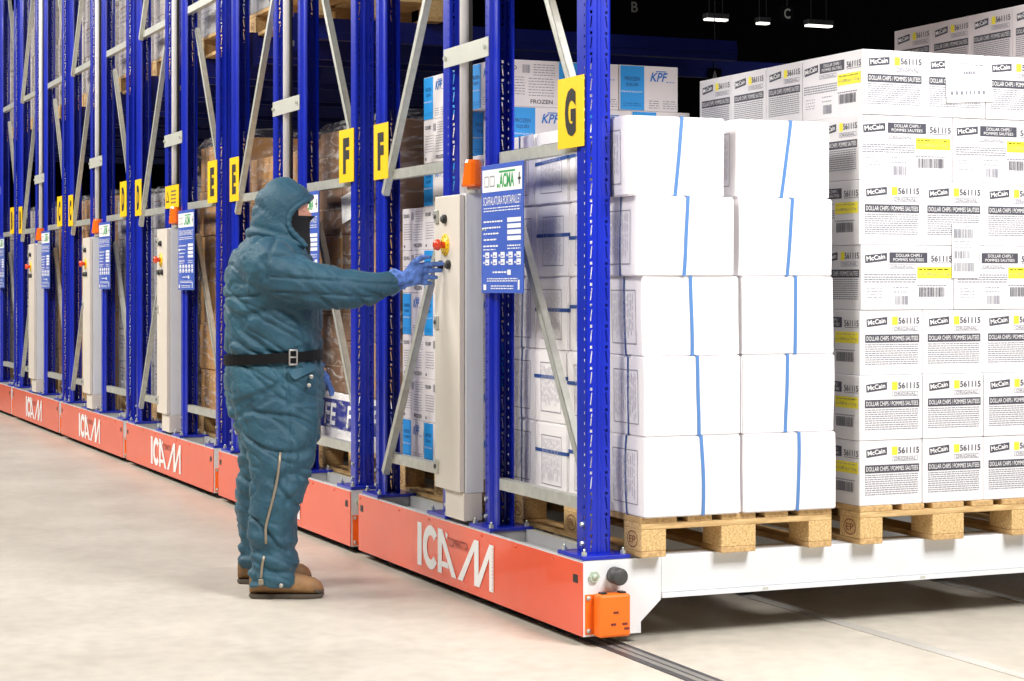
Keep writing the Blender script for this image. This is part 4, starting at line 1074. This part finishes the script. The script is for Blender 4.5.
for a, z, nm in ((0.150, 0.915, 'snap'), (0.140, 0.880, 'snap'), (0.035, 0.065, 'snap')):
    mbp = MB(); p = surf(a, z, lift=0.006 if z < 0.5 else 0.022); mbp.tube([p-V((0, 0.006, 0)), p, p+V((0, 0.003, 0))], [0.009, 0.009, 0.006], 'buckle', 12); link('snap', place(mbp.mesh('snap')), COVER)

# --- hood, open at the front, with a padded rim
HOOD = [ # z, back, rim, half width, half-angle of the arc (pi = closed)
    (1.455, -0.120, 0.112, 0.118, 2.15), (1.478, -0.135, 0.090, 0.124, 2.12), (1.500, -0.146, 0.064, 0.127, 2.05), (1.520, -0.143, 0.044, 0.126, 2.0), (1.540, -0.132, 0.032, 0.124, 1.98), (1.562, -0.127, 0.030, 0.123, 1.98), (1.588, -0.124, 0.036, 0.123, 2.0),
    (1.612, -0.121, 0.052, 0.123, 2.06), (1.634, -0.117, 0.078, 0.122, 2.2), (1.656, -0.110, 0.112, 0.119, 2.5), (1.674, -0.102, 0.134, 0.114, PI), (1.698, -0.086, 0.118, 0.103, PI), (1.721, -0.062, 0.088, 0.085, PI), (1.740, -0.034, 0.058, 0.060, PI), (1.752, -0.005, 0.030, 0.026, PI)]
mbh = MB(); N = 41; rings = []
for z, b, f, w, th in HOOD:
    A = (f-b)/(1-math.cos(th)); c = b+A
    rings.append([V((c-A*math.cos(-th+2*th*i/(N-1)), w*math.copysign(abs(math.sin(-th+2*th*i/(N-1)))**0.9, -th+2*th*i/(N-1)), z)) for i in range(N)])
vs_ = [p for r in rings for p in r]; fs_ = []
for i in range(len(rings)-1):
    for k in range(N-1): fs_.append((i*N+k, i*N+k+1, (i+1)*N+k+1, (i+1)*N+k))
fs_.append(tuple((len(rings)-1)*N+k for k in range(N)))
mbh.add(vs_, fs_, 'coverall_cloth', True)
hme = mbh.mesh('hood'); bm = bmesh.new(); bm.from_mesh(hme)
bmesh.ops.remove_doubles(bm, verts=bm.verts[:], dist=0.003)
bmesh.ops.recalc_face_normals(bm, faces=bm.faces[:])
bmesh.ops.subdivide_edges(bm, edges=bm.edges[:], cuts=1, use_grid_fill=True, smooth=0.3)
bm.normal_update()
for v in bm.verts:
    p = v.co; q = noise.noise(V((p.x*9+p.z*4, p.y*9, p.z*12)))
    ln = 1-abs(noise.noise(V((p.x*3+p.z*9, p.y*3, p.z*4-p.x*8))))*2.5
    d = 0.0022*q-0.006*max(0, ln-0.6)/0.4
    d += -0.009*seam((p.z-1.57)+0.75*(p.x+0.02), 0.007)*sstep(0.05, -0.02, p.x)*0.6
    d += -0.007*seam(p.z-1.535+0.25*(p.x+0.1), 0.008)+0.006*seam(p.z-1.512+0.25*(p.x+0.1), 0.014)
    ang = p.x
    v.co = p+v.normal*d
bmesh.ops.solidify(bm, geom=bm.faces[:], thickness=0.014)
bm.to_mesh(hme); bm.free(); turn(hme)
HO = link('hood', place(hme), PER); HO['label'] = 'raised padded teal hood'
mbh = MB(); left = [r[0] for r in rings[:10]]; right = [r[-1] for r in rings[:10]]; k0 = 10
over = [rings[10][0]*1.0]
path = left+[V((0.136, 0, 1.672))]+right[::-1]
# round the brow
sm_ = []
for i in range(len(path)-1):
    for t in range(3): sm_.append(path[i].lerp(path[i+1], t/3))
sm_.append(path[-1])
for _ in range(3):
    sm_ = [sm_[0]]+[(sm_[i-1]+sm_[i]*2+sm_[i+1])/4 for i in range(1, len(sm_)-1)]+[sm_[-1]]
mbh.tube(sm_, [0.013+0.0016*math.sin(i*1.9) for i in range(len(sm_))], 'coverall_cloth', 10)
link('hood_rim', place(turn(mbh.mesh('hood_rim'))), HO)

# --- belt with buckle
mbb = MB(); outer = []; NB_ = 48
ringz = []
for k in range(NB_):
    t = 2*PI*k/NB_; a = -0.029+0.204*math.cos(t)*1.0; r = 0.224*math.sin(t)
    zc = 0.990+0.055*(a+0.03)
    ringz.append((a, r, zc))
for (h0, h1, o_) in ((-0.021, 0.021, 0.0),):
    for k in range(NB_):
        a0, r0, z0 = ringz[k]; a1, r1, z1_ = ringz[(k+1) % NB_]
        f1 = 1.0; f2 = 1.025
        quad = [V((a0*f2, r0*f2, z0+h0)), V((a1*f2, r1*f2, z1_+h0)), V((a1*f2, r1*f2, z1_+h1)), V((a0*f2, r0*f2, z0+h1))]
        mbb.add(quad, [(0, 1, 2, 3)], 'belt_black', True)
        qi = [V((a0*.97, r0*.97, z0+h0)), V((a1*.97, r1*.97, z1_+h0)), V((a1*.97, r1*.97, z1_+h1)), V((a0*.97, r0*.97, z0+h1))]
        mbb.add(qi, [(3, 2, 1, 0)], 'belt_black', True)
        mbb.add([quad[3], quad[2], qi[2], qi[3]], [(0, 1, 2, 3)], 'belt_black'); mbb.add([quad[0], qi[0], qi[1], quad[1]], [(0, 1, 2, 3)], 'belt_black')
BELT = link('belt', place(mbb.mesh('belt')), PER); BELT['label'] = 'black webbing belt'
mbb = MB(); a = 0.075; rr_ = 0.224*math.sqrt(max(0, 1-((a+0.029)/0.204)**2))*1.025+0.004; zc = 0.996; M_ = Matrix.Translation((a, rr_, zc)) @ Matrix.Rotation(math.radians(-32), 4, 'Z')
for x0, x1, z0, z1_ in ((-0.020, 0.020, 0.026, 0.033), (-0.020, 0.020, -0.033, -0.026), (-0.020, -0.014, -0.033, 0.033), (0.014, 0.020, -0.033, 0.033), (-0.018, 0.016, -0.003, 0.003)):
    mbb.box(x0, x1, -0.002, 0.006, z0, z1_, 'buckle', 0.0015, M=M_)
link('buckle', place(mbb.mesh('buckle')), BELT)

# --- gloves: five separate fingers rooted in the palm
def glove(name, W, fingers, thumb, palm, cuff, vox=0.0028, mat='glove_blue'):
    g = MB(); g.loft(palm, mat); g.loft(cuff, mat)
    for f in fingers: g.tube(f, [0.0118, 0.0108, 0.0112, 0.0102, 0.0078][:len(f)], mat, 12)
    g.tube(thumb, [0.017, 0.0150, 0.0130, 0.0115, 0.007][:len(thumb)], mat, 12)
    m_ = fused(name, g, vox, 2); 
    for v, n_ in zip(m_.vertices, [v.normal.copy() for v in m_.vertices]):
        p = v.co; rid = 1-abs(noise.noise(V((p.x*26, p.y*26, p.z*30))))*2.2
        v.co = p+n_*(0.0022*noise.noise(p*45)-0.0035*max(0, rid-0.55))
    m_.materials.clear(); m_.materials.append(MATS[mat]); return m_
# right hand: back of the hand to the camera, fingers stacked, thumb on top
hz = 0.017
palm = [ell((0.535, 0.104, 1.310), 0.001, 0.001)]
palm = []
for a, r, z, dr, dz in ((0.515, 0.104, 1.302, 0.024, 0.030), (0.545, 0.100, 1.310, 0.026, 0.036), (0.580, 0.094, 1.322, 0.025, 0.043), (0.596, 0.092, 1.327, 0.021, 0.044), (0.606, 0.091, 1.328, 0.014, 0.038)):
    palm.append([V((a, r+dr*1.12*math.cos(2*PI*k/20), z+0.015+1.06*dz*math.copysign(abs(math.sin(2*PI*k/20))**0.8, math.sin(2*PI*k/20)))) for k in range(20)])
cuff = []
for a, z, rd in ((0.468, 1.305, 0.050), (0.480, 1.306, 0.058), (0.497, 1.309, 0.052), (0.515, 1.313, 0.040), (0.540, 1.318, 0.034)):
    cuff.append([V((a, 0.108+rd*0.85*math.cos(2*PI*k/20), z+rd*1.05*math.sin(2*PI*k/20))) for k in range(20)])
fin = []
for i, (z, ln, cur, fz, r0) in enumerate(((1.3765, 0.104, 0.10, 1.384, 0.092), (1.3535, 0.102, 0.22, 1.356, 0.090), (1.3300, 0.092, 0.34, 1.328, 0.090), (1.3080, 0.074, 0.46, 1.302, 0.092))):
    p = V((0.590-0.004*i, r0, z)); pts = [p-V((0.02, 0, (fz-z)*0.3)), p]; ang = 0.02+cur*0.4
    for j, s_ in enumerate((0.45, 0.32, 0.23)):
        d = V((math.cos(ang), -math.sin(ang), (fz-z)/ln*1.2)); p = p+d*ln*s_; pts.append(p.copy()); ang += cur*0.7
    fin.append(pts)
th = [V((0.545, 0.098, 1.352)), V((0.566, 0.104, 1.384)), V((0.592, 0.106, 1.404)), V((0.620, 0.102, 1.412)), V((0.644, 0.096, 1.411))]
gm = glove('glove', 1, fin, th, palm, cuff); GR = link('glove', place(gm), PER); GR['label'] = 'blue freezer glove on the reaching right hand'
# left hand hangs in front of the pocket, mostly hidden
palm = []
for q in range(5):
    t = q/4; c = V((0.135+0.050*t, -0.150+0.03*t, 0.935-0.055*t)); palm.append([c+V((0.020*math.sin(2*PI*k/16)*0.8, 0.036*math.cos(2*PI*k/16), 0.020*math.sin(2*PI*k/16))) for k in range(16)])
cuff = []
for q in range(4):
    t = q/3; c = V((0.105+0.045*t, -0.170+0.02*t, 0.960-0.035*t)); rd = 0.044-0.008*t; cuff.append([c+V((rd*math.sin(2*PI*k/16)*0.7, rd*math.cos(2*PI*k/16), rd*math.sin(2*PI*k/16)*0.7)) for k in range(16)])
fin = []
for i in range(4):
    p = V((0.178, -0.148+0.021*i, 0.884)); fin.append([p-V((0.012, 0, -0.014)), p, p+V((0.020, 0.002, -0.026)), p+V((0.028, 0.004, -0.050)), p+V((0.026, 0.004, -0.066))])
th = [V((0.150, -0.100, 0.92)), V((0.172, -0.088, 0.905)), V((0.190, -0.082, 0.888)), V((0.198, -0.080, 0.872))]
gm = glove('glove', 1, fin, th, palm, cuff, 0.0045); link('glove', place(gm), PER)['label'] = 'blue glove on the lowered left hand'

# --- boots
def boot(heel, toe, r):
    L = toe-heel; b = MB(); u = MB()
    def prof(t, half):
        w = (0.040, 0.044, 0.041, 0.043, 0.051, 0.053, 0.046, 0.026)
        x = t*7; i = min(6, int(x)); return (w[i]+(w[i+1]-w[i])*(x-i))
    outl = []
    n = 22
    for k in range(n+1): outl.append((heel+L*(0.5-0.5*math.cos(PI*k/n)), prof(0.5-0.5*math.cos(PI*k/n), 1)*(math.sin(PI*min(1, max(0.0, (0.5-0.5*math.cos(PI*k/n))*6+0.12)))**0.5 if (0.5-0.5*math.cos(PI*k/n)) < 0.06 else 1)))
    pts = [(x, r+w*1.08) for x, w in outl]+[(x, r-w*1.08) for x, w in outl[::-1]]
    b.loft([[V((heel+L*0.5+(x-heel-L*0.5)*k_, r+(y-r)*k_, z_)) for x, y in pts] for z_, k_ in ((0.0, 0.93), (0.006, 0.985), (0.014, 1.0), (0.020, 0.985))], 'boot_sole', smooth=False); 
    pts2 = [(heel+L*0.5+(x-heel-L*0.5)*0.985, r+(y-r)*1.03) for x, y in pts]; pass
    for t, h, w, zz in ():
        pass
    secs = ((0.012, 0.105, 0.034), (0.08, 0.150, 0.040), (0.20, 0.160, 0.042), (0.36, 0.150, 0.042), (0.47, 0.118, 0.044), (0.60, 0.104, 0.050), (0.76, 0.090, 0.054), (0.88, 0.080, 0.051), (0.955, 0.064, 0.040), (0.990, 0.044, 0.024))
    rings_ = []
    for t, h, w in secs:
        a = heel+L*t; ring = []
        for k in range(20):
            th_ = 2*PI*k/20; y = math.cos(th_); zz = math.sin(th_)
            ring.append(V((a, r+w*math.copysign(abs(y)**0.75, y), 0.018+(h-0.018)*(0.5+0.5*math.copysign(abs(zz)**0.8, zz)))))
        rings_.append(ring)
    u.loft(rings_, 'boot_leather')
    cap = MB()
    capr = []
    for t, h, w in ((0.90, 0.045, 0.053), (0.95, 0.046, 0.046), (0.985, 0.042, 0.032), (1.0, 0.034, 0.018)):
        a = heel+L*t; capr.append([V((a, r+w*math.cos(2*PI*k/20), 0.018+(h-0.018)*(0.5+0.5*math.sin(2*PI*k/20)))) for k in range(20)])
    cap.loft(capr, 'rubber')
    R = link('boot', place(u.mesh('boot')), PER); R['label'] = 'tan leather work boot with dark sole'
    link('sole', place(b.mesh('sole'), False), R); link('toe_cap', place(cap.mesh('toe_cap')), R)
    lc = MB()
    for t in (0.46, 0.52, 0.58, 0.64): 
        a = heel+L*t; lc.tube([(a, r-0.025, 0.112-(t-0.46)*0.16), (a+0.008, r, 0.122-(t-0.46)*0.17), (a, r+0.025, 0.112-(t-0.46)*0.16)], 0.0035, 'belt_black', 6)
    link('laces', place(lc.mesh('laces')), R)
boot(-0.108, 0.200, 0.178); boot(-0.212, 0.108, -0.218)


for i, (x, y, z, w, nm) in enumerate(((-14.0, 9.75, 4.43, 0.36, 'long one above the right-hand printed cartons'), (-14.0, 8.97, 4.42, 0.16, 'short one in the middle'), (-14.0, 8.33, 4.43, 0.30, 'leftmost one'))):
    r = empty('ceiling_lamp', (x, y, z)); mb = MB(); mb.box(-0.06, 0.06, -w/2, w/2, 0.02, 0.08, 'dark_steel', 0.004)
    for q in (-1, 1): mb.tube([(0, q*w*0.3, 0.08), (0, q*w*0.3, 9-z)], 0.006, 'dark_steel', 6)
    mb.build('housing', r); mb = MB(); mb.box(-0.045, 0.045, -w/2+0.01, w/2-0.01, 0.0, 0.02, 'lamp_glow'); mb.build('diffuser', r)
    tag(r, f'small far ceiling lamp glowing in the dark interior, {nm}', 'lamp', 'far ceiling lamps')
for ch, x, y, z in (('B', -4.95, 2.70, 3.09), ('C', -4.95, 3.84, 3.11), ('A', -4.95, 3.29, 2.67)):
    r = empty('bay_letter', (x, y, z)); mb = MB(); mb.box(-0.004, 0, -0.05, 0.05, -0.05, 0.05, 'dark_wall', 0.001); mb.tube([(-0.002, 0, 0.05), (-0.002, 0, 9-z)], 0.004, 'dark_steel', 6); mb.build('plate', r)
    mb = MB(); mb.text((V((0, 0, 0)), V((0, 1, 0)), V((0, 0, 1)), V((1, 0, 0))), ch, -0.024, -0.034, 0.048, 0.068, 'letter_dim', 0.02); mb.build('letter', r)
    tag(r, f'small dim letter {ch} hanging in the dark rack interior', 'sign', 'dim bay letters')

# ------------------------------------------------------------------ camera, lights, world
cam = bpy.data.cameras.new('camera'); co = bpy.data.objects.new('camera', cam); COL.objects.link(co)
cam.sensor_width = 36; cam.lens = 1950/1024*36; cam.shift_y = -55.5/1024; cam.clip_end = 200
co.location = (6.3217, -2.9697, 1.295); co.rotation_euler = (PI/2, 0, math.radians(90-23.1063))
S.camera = co

def area(name, loc, target, size, power, col=(1, 1, 1), sy=None):
    l = bpy.data.lights.new(name, 'AREA'); l.energy = power; l.color = col; l.size = size
    if sy: l.shape = 'RECTANGLE'; l.size_y = sy
    o = bpy.data.objects.new(name, l); COL.objects.link(o); o.location = loc
    o.rotation_euler = (V(target)-V(loc)).to_track_quat('-Z', 'Y').to_euler(); return o
area('aisle_lamp', (4.3, 1.6, 5.2), (0.0, 1.2, 0.9), 2.2, 600, (1.0, 0.98, 0.97))
for i in range(5):
    area('walkway_lamp', (1.5-4.2*i, -4.2, 5.5), (1.0-4.2*i, -0.6, 0.6), 1.8, 270, (1.0, 0.96, 0.90))
w = bpy.data.worlds.new('world'); S.world = w; w.use_nodes = True
w.node_tree.nodes['Background'].inputs['Color'].default_value = (0.9, 0.95, 1.0, 1); w.node_tree.nodes['Background'].inputs['Strength'].default_value = 0.04
vs = S.view_settings
vs.view_transform = 'Standard'; vs.look = 'None'; vs.exposure = 0.0; vs.gamma = 1.0; vs.use_curve_mapping = False
